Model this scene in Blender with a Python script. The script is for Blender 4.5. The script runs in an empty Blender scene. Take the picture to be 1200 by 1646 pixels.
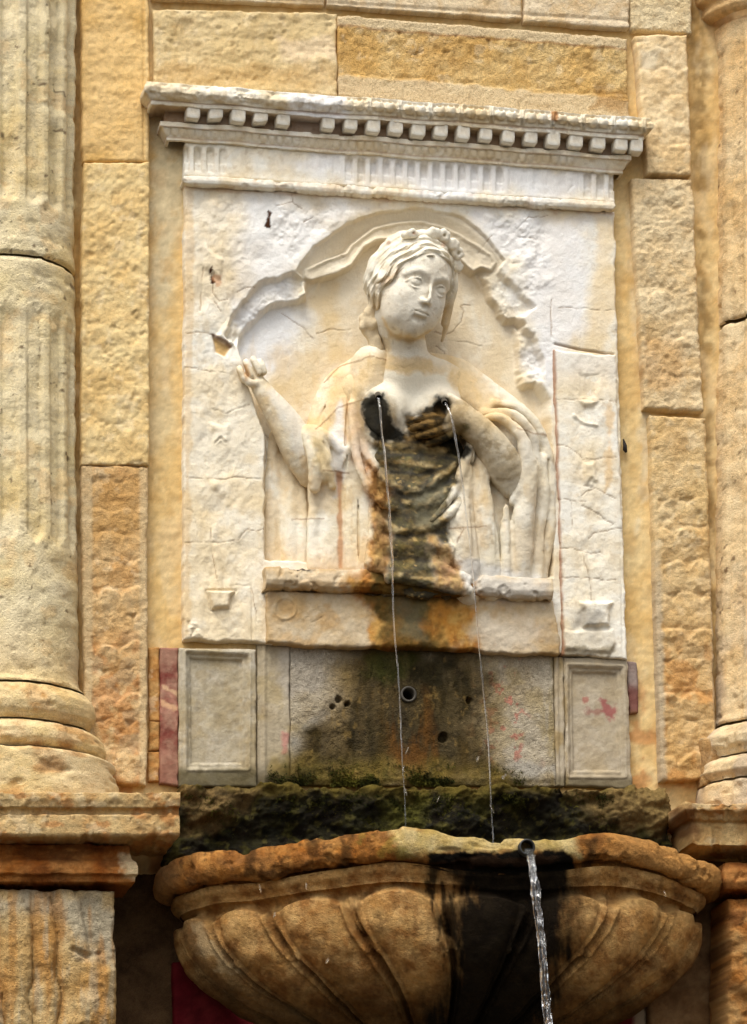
import bpy, math
import numpy as np
from math import radians, sin, cos, pi

# ------------------------------------------------------------------ camera, sky, sun, exposure
sc = bpy.context.scene
F, CX, CY = 6400.0, 600.0, 823.0            # focal length and centre, in photo pixels
PAN, TILT, ROLL, DIST, EYE = radians(12.0), radians(15.5), 0.012, 9.6, 1.6
K = 0.0015                                  # metres per photo pixel on the wall
fw = np.array([sin(PAN)*cos(TILT), cos(PAN)*cos(TILT), sin(TILT)])
r0 = np.array([cos(PAN), -sin(PAN), 0.0]); u0 = np.cross(r0, fw)
rt = r0*cos(ROLL) - u0*sin(ROLL); up = u0*cos(ROLL) + r0*sin(ROLL)
ZC = EYE + DIST*sin(TILT)
CAM = np.array([0, 0, ZC]) - fw*DIST
cd = bpy.data.cameras.new('camera'); cam = bpy.data.objects.new('camera', cd)
sc.collection.objects.link(cam); sc.camera = cam
cd.sensor_fit = 'HORIZONTAL'; cd.sensor_width = 36.0; cd.lens = 36.0*F/1200.0
cd.clip_start = 0.1; cd.clip_end = 3000.0
import mathutils
cam.matrix_world = mathutils.Matrix(((rt[0], up[0], -fw[0], CAM[0]), (rt[1], up[1], -fw[1], CAM[1]),
                                     (rt[2], up[2], -fw[2], CAM[2]), (0, 0, 0, 1)))
SUN_EL, SUN_AZ = radians(60.0), radians(-30.0)     # overcast: a broad soft sun, high, a little from the left
wd = bpy.data.worlds.new('World'); sc.world = wd; wd.use_nodes = True
nt = wd.node_tree; bg = nt.nodes['Background']
sky = nt.nodes.new('ShaderNodeTexSky'); sky.sky_type = 'NISHITA'; sky.sun_disc = False
sky.sun_elevation = SUN_EL; sky.sun_rotation = pi + SUN_AZ*-1
sky.air_density = 1.0; sky.dust_density = 4.0; sky.ozone_density = 1.0
hs = nt.nodes.new('ShaderNodeHueSaturation'); hs.inputs['Saturation'].default_value = 0.18
nt.links.new(sky.outputs[0], hs.inputs['Color']); nt.links.new(hs.outputs[0], bg.inputs[0])
bg.inputs[1].default_value = 0.125
sl = bpy.data.lights.new('sun', 'SUN'); sl.energy = 1.35; sl.angle = radians(26); sl.color = (1.0, 0.945, 0.84)
so = bpy.data.objects.new('sun', sl); sc.collection.objects.link(so)
sdir = np.array([sin(SUN_AZ)*cos(SUN_EL), -cos(SUN_AZ)*cos(SUN_EL), sin(SUN_EL)])   # towards the sun
so.rotation_euler = mathutils.Vector(sdir).to_track_quat('Z', 'Y').to_euler()
so.location = (-3, -8, 12)
sc.view_settings.view_transform = 'Standard'; sc.view_settings.look = 'None'
sc.view_settings.gamma = 1.0; sc.view_settings.use_curve_mapping = False
sc.view_settings.exposure = 0.72

# ------------------------------------------------------------------ photo <-> wall
def W(u, v, H=0.0):
    """a point H pixels proud of the wall plane that is seen at photo pixel (u, v), in metres"""
    u = np.asarray(u, float); v = np.asarray(v, float); H = np.asarray(H, float)
    u, v, H = np.broadcast_arrays(u, v, H)
    d = fw*F + rt*(u[..., None]-CX) - up*(v[..., None]-CY)
    t = (-H*K - CAM[1])/d[..., 1]
    return CAM + d*t[..., None]
def PX(P):
    q = np.asarray(P, float) - CAM
    z = q@fw
    return CX + F*(q@rt)/z, CY - F*(q@up)/z
def S(u, v, H):
    """sculpting coordinates (U, V, H): U, V are the photo pixel straight behind the point on the wall"""
    p = W(u, v, H).copy(); p[..., 1] = 0
    a, b = PX(p)
    return np.stack(np.broadcast_arrays(a, b, np.asarray(H, float)), -1)
def SW(q):
    """sculpting coordinates -> metres"""
    q = np.asarray(q, float)
    p = W(q[..., 0], q[..., 1], 0.0).copy(); p[..., 1] = -q[..., 2]*K
    return p

# ------------------------------------------------------------------ noise
_t2 = np.random.RandomState(5).rand(256, 256).astype(np.float32)
_t3 = np.random.RandomState(6).rand(64, 64, 64).astype(np.float32)
def n2(x, y):
    x = np.asarray(x, np.float32); y = np.asarray(y, np.float32)
    xi = np.floor(x); yi = np.floor(y); fx = x-xi; fy = y-yi
    xi = xi.astype(np.int32) & 255; yi = yi.astype(np.int32) & 255
    x1 = (xi+1) & 255; y1 = (yi+1) & 255
    fx = fx*fx*(3-2*fx); fy = fy*fy*(3-2*fy)
    a = _t2[xi, yi]; b = _t2[x1, yi]; c = _t2[xi, y1]; d = _t2[x1, y1]
    return (a+(b-a)*fx)*(1-fy) + (c+(d-c)*fx)*fy
def n3(x, y, z):
    xi = np.floor(x); yi = np.floor(y); zi = np.floor(z)
    fx = (x-xi).astype(np.float32); fy = (y-yi).astype(np.float32); fz = (z-zi).astype(np.float32)
    xi = xi.astype(np.int32) & 63; yi = yi.astype(np.int32) & 63; zi = zi.astype(np.int32) & 63
    x1 = (xi+1) & 63; y1 = (yi+1) & 63; z1 = (zi+1) & 63
    fx = fx*fx*(3-2*fx); fy = fy*fy*(3-2*fy); fz = fz*fz*(3-2*fz)
    def L(a, b, t): return a+(b-a)*t
    return L(L(L(_t3[xi, yi, zi], _t3[x1, yi, zi], fx), L(_t3[xi, y1, zi], _t3[x1, y1, zi], fx), fy),
             L(L(_t3[xi, yi, z1], _t3[x1, yi, z1], fx), L(_t3[xi, y1, z1], _t3[x1, y1, z1], fx), fy), fz)
def fb(x, y, s, o=4, seed=0, g=0.5):
    """fractal noise, about -1..1, feature size s pixels"""
    r = 0; a = 1; t = 0; k = 1.0/s
    for i in range(o):
        r = r + a*(n2(x*k+seed*17.3+i*5.1, y*k+seed*9.7+i*3.3)*2-1); t += a; a *= g; k *= 2.03
    return r/t*1.5
def fb3(p, s, o=3, seed=0, g=0.5):
    r = 0; a = 1; t = 0; k = 1.0/s
    for i in range(o):
        r = r + a*(n3(p[..., 0]*k+seed*7.3+i*5.1, p[..., 1]*k+seed*3.1, p[..., 2]*k+i*2.7)*2-1); t += a; a *= g; k *= 2.03
    return r/t*1.5
def ss(a, b, x):
    t = np.clip((x-a)/(b-a), 0, 1); return t*t*(3-2*t)
def sdp(u, v, poly):
    """signed distance to a polygon, negative inside"""
    P = np.asarray(poly, np.float32); n = len(P)
    u = np.asarray(u, np.float32); v = np.asarray(v, np.float32)
    d = np.full(u.shape, 1e9, np.float32); ins = np.zeros(u.shape, bool)
    for i in range(n):
        a = P[i]; b = P[(i+1) % n]; e = b-a
        wx = u-a[0]; wy = v-a[1]
        t = np.clip((wx*e[0]+wy*e[1])/max(1e-6, float(e@e)), 0, 1)
        d = np.minimum(d, (wx-e[0]*t)**2+(wy-e[1]*t)**2)
        if a[1] != b[1]:
            c = ((a[1] > v) != (b[1] > v)) & (u < (b[0]-a[0])*(v-a[1])/(b[1]-a[1])+a[0]); ins ^= c
    return np.where(ins, -1, 1)*np.sqrt(d)
def sdl(u, v, line):
    """distance to an open polyline"""
    P = np.asarray(line, np.float32); d = np.full(np.shape(u), 1e9, np.float32)
    for i in range(len(P)-1):
        a = P[i]; e = P[i+1]-a; wx = u-a[0]; wy = v-a[1]
        t = np.clip((wx*e[0]+wy*e[1])/max(1e-6, float(e@e)), 0, 1)
        d = np.minimum(d, (wx-e[0]*t)**2+(wy-e[1]*t)**2)
    return np.sqrt(d)
def pm(u, v, poly, soft=8.0, na=6.0, ns=20.0, seed=1):
    """soft ragged mask of a polygon"""
    return ss(soft, -soft, sdp(u, v, poly) + na*fb(u, v, ns, 4, seed))

# ------------------------------------------------------------------ colours (authored as sRGB 0..255)
def lin(c):
    c = np.asarray(c, np.float32)/255.0
    return np.where(c <= .04045, c/12.92, ((c+.055)/1.055)**2.4).astype(np.float32)
def base(u, v, cols, s=60, seed=0, sharp=1.0):
    """patchy mixture of two to four colours"""
    r = np.zeros(np.shape(u)+(3,), np.float32)+lin(cols[0])
    for i, c in enumerate(cols[1:]):
        m = ss(-.7/sharp+.1, .8/sharp+.1, fb(u, v, s*(1-.2*i), 6, seed+11*i+3, .62))
        r = r*(1-m[..., None]) + lin(c)*m[..., None]
    return r
def over(col, m, c):
    m = np.asarray(m)[..., None]
    return col*(1-m) + (lin(c) if np.ndim(c) == 1 else c)*m
def grainy(col, u, v, amp=.12, s=5, seed=0):
    return col*(1+amp*fb(u, v, s, 3, seed)[..., None])

# ------------------------------------------------------------------ materials
def stone(name, rough=.85, bump=.5, fine=900., coarse=160., dist=.0012, pits=0., grain=.18, spec=.3):
    m = bpy.data.materials.new(name); m.use_nodes = True
    N = m.node_tree.nodes; L = m.node_tree.links; b = N['Principled BSDF']
    at = N.new('ShaderNodeAttribute'); at.attribute_name = 'Col'
    wt = N.new('ShaderNodeAttribute'); wt.attribute_name = 'wet'
    tc = N.new('ShaderNodeTexCoord')
    n1 = N.new('ShaderNodeTexNoise'); n1.inputs['Scale'].default_value = fine; n1.inputs['Detail'].default_value = 3
    n2_ = N.new('ShaderNodeTexNoise'); n2_.inputs['Scale'].default_value = coarse; n2_.inputs['Detail'].default_value = 6; n2_.inputs['Roughness'].default_value = .65
    for n in (n1, n2_): L.new(tc.outputs['Object'], n.inputs['Vector'])
    mr = N.new('ShaderNodeMapRange'); mr.inputs[1].default_value = .3; mr.inputs[2].default_value = .7
    mr.inputs[3].default_value = 1-grain; mr.inputs[4].default_value = 1+grain*.8
    L.new(n1.outputs[0], mr.inputs[0])
    mx = N.new('ShaderNodeVectorMath'); mx.operation = 'SCALE'
    L.new(at.outputs['Color'], mx.inputs[0]); L.new(mr.outputs[0], mx.inputs['Scale'])
    L.new(mx.outputs[0], b.inputs['Base Color'])
    ad = N.new('ShaderNodeMath'); ad.operation = 'MULTIPLY_ADD'; ad.inputs[1].default_value = .45
    L.new(n1.outputs[0], ad.inputs[0]); L.new(n2_.outputs[0], ad.inputs[2])
    h = ad
    if pits:
        vo = N.new('ShaderNodeTexVoronoi'); vo.inputs['Scale'].default_value = 190.; L.new(tc.outputs['Object'], vo.inputs['Vector'])
        pr = N.new('ShaderNodeMapRange'); pr.inputs[1].default_value = .05; pr.inputs[2].default_value = .3
        pr.inputs[3].default_value = -pits; pr.inputs[4].default_value = 0
        L.new(vo.outputs['Distance'], pr.inputs[0])
        a2 = N.new('ShaderNodeMath'); L.new(ad.outputs[0], a2.inputs[0]); L.new(pr.outputs[0], a2.inputs[1]); h = a2
    bp = N.new('ShaderNodeBump'); bp.inputs['Strength'].default_value = bump; bp.inputs['Distance'].default_value = dist*2
    L.new(h.outputs[0], bp.inputs['Height']); L.new(bp.outputs[0], b.inputs['Normal'])
    rr = N.new('ShaderNodeMapRange'); rr.inputs[3].default_value = rough; rr.inputs[4].default_value = .38
    L.new(wt.outputs['Fac'], rr.inputs[0]); L.new(rr.outputs[0], b.inputs['Roughness'])
    b.inputs['Specular IOR Level'].default_value = spec
    return m
M_SAND = stone('weathered_sandstone', .95, 1.0, 620, 170, .0022, .35, .24, .1)
M_SANDS = [M_SAND, stone('weathered_sandstone_fine', .95, .8, 820, 240, .0014, .15, .2, .1), stone('weathered_sandstone_coarse', .95, 1.0, 420, 110, .0034, .5, .24, .1)]
M_SMOOTH = stone('ochre_plaster', .92, .35, 800, 120, .001, 0, .12, .15)
M_MARBLE = stone('old_white_marble', .85, .7, 700, 190, .0011, .18, .09, .06)
M_WETROCK = stone('mossy_rock', .9, 1.0, 520, 130, .003, .2, .3, .12)
M_BASIN = stone('basin_stone', .9, 1.0, 560, 150, .0026, .3, .28, .06)
def plain(name, col, rough=.6, metal=0.):
    m = bpy.data.materials.new(name); m.use_nodes = True
    N = m.node_tree.nodes; L = m.node_tree.links; b = N['Principled BSDF']
    n = N.new('ShaderNodeTexNoise'); n.inputs['Scale'].default_value = 220; n.inputs['Detail'].default_value = 5
    tc = N.new('ShaderNodeTexCoord'); L.new(tc.outputs['Object'], n.inputs['Vector'])
    cr = N.new('ShaderNodeValToRGB')
    c = lin(col)
    cr.color_ramp.elements[0].color = (*(c*.6), 1); cr.color_ramp.elements[1].color = (*(c*1.4), 1)
    L.new(n.outputs[0], cr.inputs[0]); L.new(cr.outputs[0], b.inputs['Base Color'])
    b.inputs['Roughness'].default_value = rough; b.inputs['Metallic'].default_value = metal
    return m

# ------------------------------------------------------------------ mesh building
COL = sc.collection
def add_mesh(name, verts, faces, mat, parent=None, col=None, wet=None, smooth=True):
    """verts in world metres; faces is an (n,4) or (n,3) int array or a list of such; stored relative to the parent's base"""
    verts = np.asarray(verts, np.float64)
    off = np.zeros(3)
    p = parent
    while p is not None: off += np.array(p.location); p = p.parent
    if parent is None: off = np.array([verts[:, 0].mean(), verts[:, 1].max(), verts[:, 2].min()])
    verts = (verts-off).astype(np.float32)
    fl = faces if isinstance(faces, list) else [faces]
    me = bpy.data.meshes.new(name)
    me.vertices.add(len(verts)); me.vertices.foreach_set('co', verts.ravel())
    idx = np.concatenate([np.asarray(f, np.int32).ravel() for f in fl])
    cnt = np.concatenate([np.full(len(f), np.shape(f)[1], np.int32) for f in fl])
    st = np.concatenate([[0], np.cumsum(cnt)[:-1]]).astype(np.int32)
    me.loops.add(len(idx)); me.loops.foreach_set('vertex_index', idx)
    me.polygons.add(len(cnt)); me.polygons.foreach_set('loop_start', st)
    try: me.polygons.foreach_set('loop_total', cnt)
    except Exception: pass
    me.polygons.foreach_set('use_smooth', np.full(len(cnt), smooth, bool))
    if col is not None:
        c = np.ones((len(verts), 4), np.float32); c[:, :3] = np.maximum(col*np.minimum(1, .84/np.maximum(np.max(col, 1, keepdims=True), 1e-4)), .001)
        a = me.attributes.new('Col', 'FLOAT_COLOR', 'POINT'); a.data.foreach_set('color', c.ravel())
    if wet is not None:
        a = me.attributes.new('wet', 'FLOAT', 'POINT'); a.data.foreach_set('value', np.clip(wet, 0, 1).astype(np.float32))
    me.update(calc_edges=True); me.validate()
    me.materials.append(mat)
    o = bpy.data.objects.new(name, me); COL.objects.link(o)
    if parent is not None: o.parent = parent
    else: o.location = off
    return o
def thing(name, label, cat, loc, group=None):
    o = bpy.data.objects.new(name, None); COL.objects.link(o); o.empty_display_size = .05
    o.location = [float(x) for x in loc]; o['label'] = label; o['category'] = cat
    if group: o['group'] = group
    return o
def tag(o, label, cat, group=None):
    o['label'] = label; o['category'] = cat
    if group: o['group'] = group
    return o
def gridfaces(n, m, off=0):
    i, j = np.meshgrid(np.arange(n-1), np.arange(m-1), indexing='ij')
    a = i*m+j+off
    return np.stack([a, a+m, a+m+1, a+1], -1).reshape(-1, 4)

def slab(name, quad, H0, thick, mat, parent, hfun=None, cfun=None, res=2.2, edge=3.0, wob=1.5, rough=1.5, rs=14., seed=0, wetf=None, ridge=None):
    """a block of stone: quad = TL, TR, BR, BL photo pixels of its front face, H0 proud of the wall"""
    if mat is M_SAND: mat = M_SANDS[(seed*5+seed//3) % 3]
    q = np.asarray(quad, float)
    w = max(np.hypot(*(q[1]-q[0])), np.hypot(*(q[2]-q[3]))); h = max(np.hypot(*(q[3]-q[0])), np.hypot(*(q[2]-q[1])))
    n = max(6, int(w/res)); m = max(6, int(h/res))
    s, t = np.meshgrid(np.linspace(0, 1, n), np.linspace(0, 1, m), indexing='ij')
    u = (q[0, 0]*(1-s)+q[1, 0]*s)*(1-t) + (q[3, 0]*(1-s)+q[2, 0]*s)*t
    v = (q[0, 1]*(1-s)+q[1, 1]*s)*(1-t) + (q[3, 1]*(1-s)+q[2, 1]*s)*t
    de = np.minimum(np.minimum(s, 1-s)*w, np.minimum(t, 1-t)*h)
    fall = ss(18, 0, de)
    u2 = u + fall*wob*fb(u, v, 26, 4, seed+1); v2 = v + fall*wob*fb(u, v, 26, 4, seed+2)
    hh = np.zeros_like(u)
    if hfun is not None: hh = hh + hfun(u2, v2)
    if mat in M_SANDS: hh = hh + (seed % 4)*.45*fb(u2*.35, v2*2.0, 30, 4, seed+8)      # bedding
    if rough: hh = hh + rough*(.45*fb(u2, v2, rs*2.2, 3, seed+3)+.6*fb(u2, v2, rs*.55, 4, seed+6, .6))
    e = np.clip(de + edge*.35*fb(u, v, 9, 3, seed+4), 0, edge)
    hh = hh - edge*.8*(1-np.sqrt(np.clip(1-(1-e/edge)**2, 0, 1)))
    P = W(u2, v2, H0); P[..., 1] -= hh*K
    P = P.reshape(-1, 3)
    F_ = gridfaces(n, m)
    idx = np.arange(n*m).reshape(n, m)
    loop = np.concatenate([idx[:, 0], idx[-1, 1:], idx[-2::-1, -1], idx[0, -2:0:-1]])
    B = P[loop].copy(); B[:, 1] = -(H0-thick)*K
    k = len(loop); a = loop; bb = np.arange(k)+n*m
    side = np.stack([a, np.roll(a, -1), np.roll(bb, -1), bb], -1)
    back = np.array([[n*m+0, n*m+(n-1), n*m+(n-1)+(m-1), n*m+2*(n-1)+(m-1)]])
    verts = np.concatenate([P, B])
    col = cfun(u2, v2, hh) if cfun is not None else None
    cb = np.concatenate([col.reshape(-1, 3), col.reshape(-1, 3)[loop]]) if col is not None else None
    wt = None
    if wetf is not None:
        ww = wetf(u2, v2).ravel(); wt = np.concatenate([ww, ww[loop]])
    return add_mesh(name, verts, [F_[:, ::-1], side, back], mat, parent, cb, wt)

# ---- signed distance sculpting
class Vol:
    def __init__(s, lo, hi, vs):
        s.vs = vs; s.lo = np.array(lo, np.float32)
        s.n = np.ceil((np.array(hi)-np.array(lo))/vs).astype(int)+1
        s.f = np.full(s.n, 40., np.float32)
    def box(s, lo, hi):
        a = np.clip(np.floor((np.array(lo)-s.lo)/s.vs).astype(int), 0, s.n); b = np.clip(np.ceil((np.array(hi)-s.lo)/s.vs).astype(int)+1, 0, s.n)
        if np.any(b-a < 1): return None
        ax = [s.lo[i]+s.vs*np.arange(a[i], b[i], dtype=np.float32) for i in range(3)]
        return (slice(a[0], b[0]), slice(a[1], b[1]), slice(a[2], b[2])), ax[0][:, None, None], ax[1][None, :, None], ax[2][None, None, :]
    def put(s, sl, d, k, op):
        f = s.f[sl]
        if op == '+':
            h = np.clip(k-np.abs(f-d), 0, None)/k if k > 0 else 0
            s.f[sl] = np.minimum(f, d)-h*h*k*.25
        else:
            d = -d; h = np.clip(k-np.abs(f-d), 0, None)/k if k > 0 else 0
            s.f[sl] = np.maximum(f, d)+h*h*k*.25
    def ell(s, c, r, k=6., op='+', R=None):
        c = np.asarray(c, float); r = np.asarray(r, float); g = max(r)+k+6 if R is not None else r+k+6
        b = s.box(c-g, c+g)
        if b is None: return
        sl, x, y, z = b; x = x-c[0]; y = y-c[1]; z = z-c[2]
        if R is not None:
            x, y, z = (R[0, i]*x+R[1, i]*y+R[2, i]*z for i in range(3))
        k0 = np.sqrt((x/r[0])**2+(y/r[1])**2+(z/r[2])**2); k1 = np.sqrt((x/r[0]**2)**2+(y/r[1]**2)**2+(z/r[2]**2)**2)
        s.put(sl, (k0*(k0-1)/np.maximum(k1, 1e-6)).astype(np.float32), k, op)
    def cap(s, a, b, ra, rb, k=6., op='+', fl=1.0):
        """tapered capsule; fl < 1 flattens it along H"""
        a = np.asarray(a, float); b_ = np.asarray(b, float); g = max(ra, rb)+k+5
        bx = s.box(np.minimum(a, b_)-g, np.maximum(a, b_)+g)
        if bx is None: return
        sl, x, y, z = bx; e = b_-a
        wx = x-a[0]; wy = y-a[1]; wz = z-a[2]
        t = np.clip((wx*e[0]+wy*e[1]+wz*e[2])/max(1e-6, e@e), 0, 1)
        d = np.sqrt((wx-e[0]*t)**2+(wy-e[1]*t)**2+((wz-e[2]*t)/fl)**2)-(ra+(rb-ra)*t)
        s.put(sl, d.astype(np.float32), k, op)
    def line(s, pts, k=5., op='+', fl=1.0, n=None):
        """pts: rows of (U, V, H, r), smoothed through a Catmull-Rom curve"""
        p = np.asarray(pts, float)
        if len(p) > 2:
            q = np.concatenate([[2*p[0]-p[1]], p, [2*p[-1]-p[-2]]]); o = []
            for i in range(1, len(q)-2):
                for t in np.linspace(0, 1, 5)[:-1]:
                    a, b, c, d = q[i-1:i+3]
                    o.append(.5*((2*b)+(-a+c)*t+(2*a-5*b+4*c-d)*t*t+(-a+3*b-3*c+d)*t**3))
            p = np.array(o+[p[-1]])
        p[:, 3] = np.maximum(p[:, 3], .5); g = p[:, 3].max()+k+5
        bx = s.box(p[:, :3].min(0)-g, p[:, :3].max(0)+g)
        if bx is None: return
        sl, x, y, z = bx; D = np.full((x.shape[0], y.shape[1], z.shape[2]), 60., np.float32)
        for a, b in zip(p[:-1], p[1:]):              # hard union along the chain, one soft union with the rest
            q0 = np.minimum(a[:3], b[:3])-g; q1 = np.maximum(a[:3], b[:3])+g
            ix = [np.flatnonzero((c.ravel() >= q0[i]) & (c.ravel() <= q1[i])) for i, c in enumerate((x, y, z))]
            if min(len(t) for t in ix) == 0: continue
            w = tuple(slice(t[0], t[-1]+1) for t in ix); e = b[:3]-a[:3]
            wx = x[w[0]]-a[0]; wy = y[:, w[1]]-a[1]; wz = z[:, :, w[2]]-a[2]
            t = np.clip((wx*e[0]+wy*e[1]+wz*e[2])/max(1e-6, e@e), 0, 1)
            D[w] = np.minimum(D[w], np.sqrt((wx-e[0]*t)**2+(wy-e[1]*t)**2+((wz-e[2]*t)/fl)**2)-(a[3]+(b[3]-a[3])*t))
        s.put(sl, D, k, op)
    def tl(s, pts, k=5., op='+', fl=1.0):
        """like line, but pts are (u, v, H, r) as seen in the photo"""
        s.line([np.append(S(a, b, c), r) for a, b, c, r in pts], k, op, fl)
    def mesh(s):
        f = s.f; sg = f < 0; n = s.n
        c8 = [sg[i:n[0]-1+i, j:n[1]-1+j, k:n[2]-1+k] for i in (0, 1) for j in (0, 1) for k in (0, 1)]
        cnt = sum(c.astype(np.int8) for c in c8); act = (cnt > 0) & (cnt < 8)
        ids = np.full(act.shape, -1, np.int32); I = np.argwhere(act); ids[act] = np.arange(len(I))
        acc = np.zeros((len(I), 3)); w = np.zeros(len(I))
        for a in range(3):
            for p in (0, 1):
                for q in (0, 1):
                    o = np.zeros(3, int); o[(a+1) % 3] = p; o[(a+2) % 3] = q
                    A = I+o; B = A.copy(); B[:, a] += 1
                    fa = f[A[:, 0], A[:, 1], A[:, 2]]; fb_ = f[B[:, 0], B[:, 1], B[:, 2]]
                    m = (fa < 0) != (fb_ < 0); t = fa/np.where(fa-fb_ == 0, 1, fa-fb_)
                    P = A.astype(float); P[:, a] += t
                    acc[m] += P[m]; w[m] += 1
        V = acc/np.maximum(w, 1)[:, None]*s.vs+s.lo
        Fs = []
        for a in range(3):
            o = [slice(1, -1)]*3; o[a] = slice(0, -1)
            lo = f[tuple(o)] < 0
            o2 = list(o); o2[a] = slice(1, None)
            hi = f[tuple(o2)] < 0
            for flip, mk in ((0, lo & ~hi), (1, ~lo & hi)):
                E = np.argwhere(mk)
                if not len(E): continue
                e = E.copy()
                for i in range(3):
                    if i != a: e[:, i] += 1
                b1 = (a+1) % 3; b2 = (a+2) % 3
                def at(p, q):
                    g = e.copy(); g[:, b1] -= p; g[:, b2] -= q; return ids[g[:, 0], g[:, 1], g[:, 2]]
                Q = np.stack([at(1, 1), at(0, 1), at(0, 0), at(1, 0)], -1)
                Fs.append(Q[:, ::-1] if not flip else Q)
        Fc = np.concatenate(Fs); Fc = Fc[(Fc >= 0).all(1)]
        return V, Fc
def vnorm(V, Fc):
    a = V[Fc[:, 2]]-V[Fc[:, 0]]; b = V[Fc[:, 3]]-V[Fc[:, 1]]; c = np.cross(a, b); N = np.zeros_like(V)
    for i in range(4):
        for j in range(3): N[:, j] += np.bincount(Fc[:, i], c[:, j], len(V))
    return N/np.maximum(np.linalg.norm(N, axis=1), 1e-9)[:, None]

def tube(path, rad, k=8):
    P = np.asarray(path, float); n = len(P); T = np.gradient(P, axis=0); T /= np.linalg.norm(T, axis=1)[:, None]+1e-12
    ref = np.array([0.3, 1, .1]); A = np.cross(T, ref); A /= np.linalg.norm(A, axis=1)[:, None]; B = np.cross(T, A)
    t = np.arange(k)*2*pi/k
    r = np.asarray(rad)
    if r.ndim == 1: r = r[:, None]
    V = P[:, None]+r[..., None]*(A[:, None]*np.cos(t)[None, :, None]+B[:, None]*np.sin(t)[None, :, None])
    i, j = np.meshgrid(np.arange(n-1), np.arange(k), indexing='ij')
    F_ = np.stack([i*k+j, i*k+(j+1) % k, (i+1)*k+(j+1) % k, (i+1)*k+j], -1).reshape(-1, 4)
    return V.reshape(-1, 3), F_
# ------------------------------------------------------------------ setting: ground and masonry
def strip_mesh(name, mat, pieces, colr, parent=None):
    V = []; Fq = []
    for (x0, x1, y0, y1, z0, z1) in pieces:
        b = len(V)
        V += [(x, y, z) for z in (z0, z1) for y in (y0, y1) for x in (x0, x1)]
        Fq += [[b+a for a in f] for f in ((0, 1, 5, 4), (2, 6, 7, 3), (0, 4, 6, 2), (1, 3, 7, 5), (4, 5, 7, 6), (0, 2, 3, 1))]
    V = np.array(V, float)
    return add_mesh(name, V, np.array(Fq), mat, parent, np.tile(lin(colr), (len(V), 1)), smooth=False)
g = np.linspace(-1, 1, 41); gx, gy = np.meshgrid(np.sign(g)*np.abs(g)**3*900, np.sign(g)*np.abs(g)**3*900, indexing='ij')
o = add_mesh('ground', np.stack([gx.ravel(), gy.ravel()-20, 0*gx.ravel()], -1), gridfaces(41, 41), M_SAND, None,
             np.tile(lin((78, 72, 63)), (41*41, 1))); o['kind'] = 'structure'

OCHRE = [(216, 184, 126), (206, 168, 104), (222, 198, 148)]
def c_plaster(u, v, h):
    c = base(u, v, OCHRE, 90, 1)
    gray = pm(u, v, [(238, 190), (298, 190), (300, 300), (285, 420), (262, 520), (240, 450)], 14, 16, 30, 4)
    c = over(c, gray*.85, (205, 190, 155))
    gray = pm(u, v, [(238, 560), (285, 540), (280, 690), (240, 720)], 14, 16, 30, 5); c = over(c, gray*.5, (200, 182, 145))
    c = over(c, pm(u, v, [(1005, 340), (1030, 350), (1050, 560), (1030, 600), (1015, 480)], 8, 9, 24, 6)*.7, (214, 200, 168))
    c = over(c, pm(u, v, [(1028, 655), (1045, 665), (1040, 800), (1022, 860), (1030, 760)], 7, 9, 24, 7)*.7, (212, 200, 170))
    c = over(c, ss(1050, 1140, v)*.6*ss(-.2, .4, fb(u, v, 24, 4, 8)), (176, 106, 48))
    c = over(c, ss(-.1, .5, fb(u, v, 30, 4, 88))*.2*ss(700, 300, v), (180, 132, 70))
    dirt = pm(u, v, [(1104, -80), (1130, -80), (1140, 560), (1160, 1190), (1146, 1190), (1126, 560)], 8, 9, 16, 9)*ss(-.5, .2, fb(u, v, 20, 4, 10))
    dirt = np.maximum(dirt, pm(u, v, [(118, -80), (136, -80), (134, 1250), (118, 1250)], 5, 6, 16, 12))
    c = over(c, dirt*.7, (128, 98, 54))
    c = over(c, ss(.1, .6, fb(u, v*.5, 22, 5, 13, .62))*.4, (190, 150, 88)); c = over(c, ss(.3, .7, fb(u*.8, v*.4, 34, 5, 14))*.35, (222, 204, 166))
    return grainy(c, u, v, .13, 4, 2)
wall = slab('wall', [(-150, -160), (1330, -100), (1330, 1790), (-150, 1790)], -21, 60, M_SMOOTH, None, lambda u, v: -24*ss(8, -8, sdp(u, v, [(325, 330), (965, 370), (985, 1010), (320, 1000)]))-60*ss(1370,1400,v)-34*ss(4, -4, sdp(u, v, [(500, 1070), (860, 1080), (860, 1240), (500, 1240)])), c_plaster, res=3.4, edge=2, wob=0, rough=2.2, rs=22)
wall['kind'] = 'structure'
a0 = W(-140, 700, -40); a1 = W(1320, 700, -40); zt = W(600, -140, -40)[2]; zb = W(600, 1780, -40)[2]
yw = 44*K
o = strip_mesh('facade_wall', M_SMOOTH, [(-9, a0[0], yw, yw+.5, 0, 9), (a1[0], 9, yw, yw+.5, 0, 9), (a0[0], a1[0], yw, yw+.5, zt, 9), (a0[0], a1[0], yw, yw+.5, 0, zb)], (200, 170, 120))
o['kind'] = 'structure'

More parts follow.
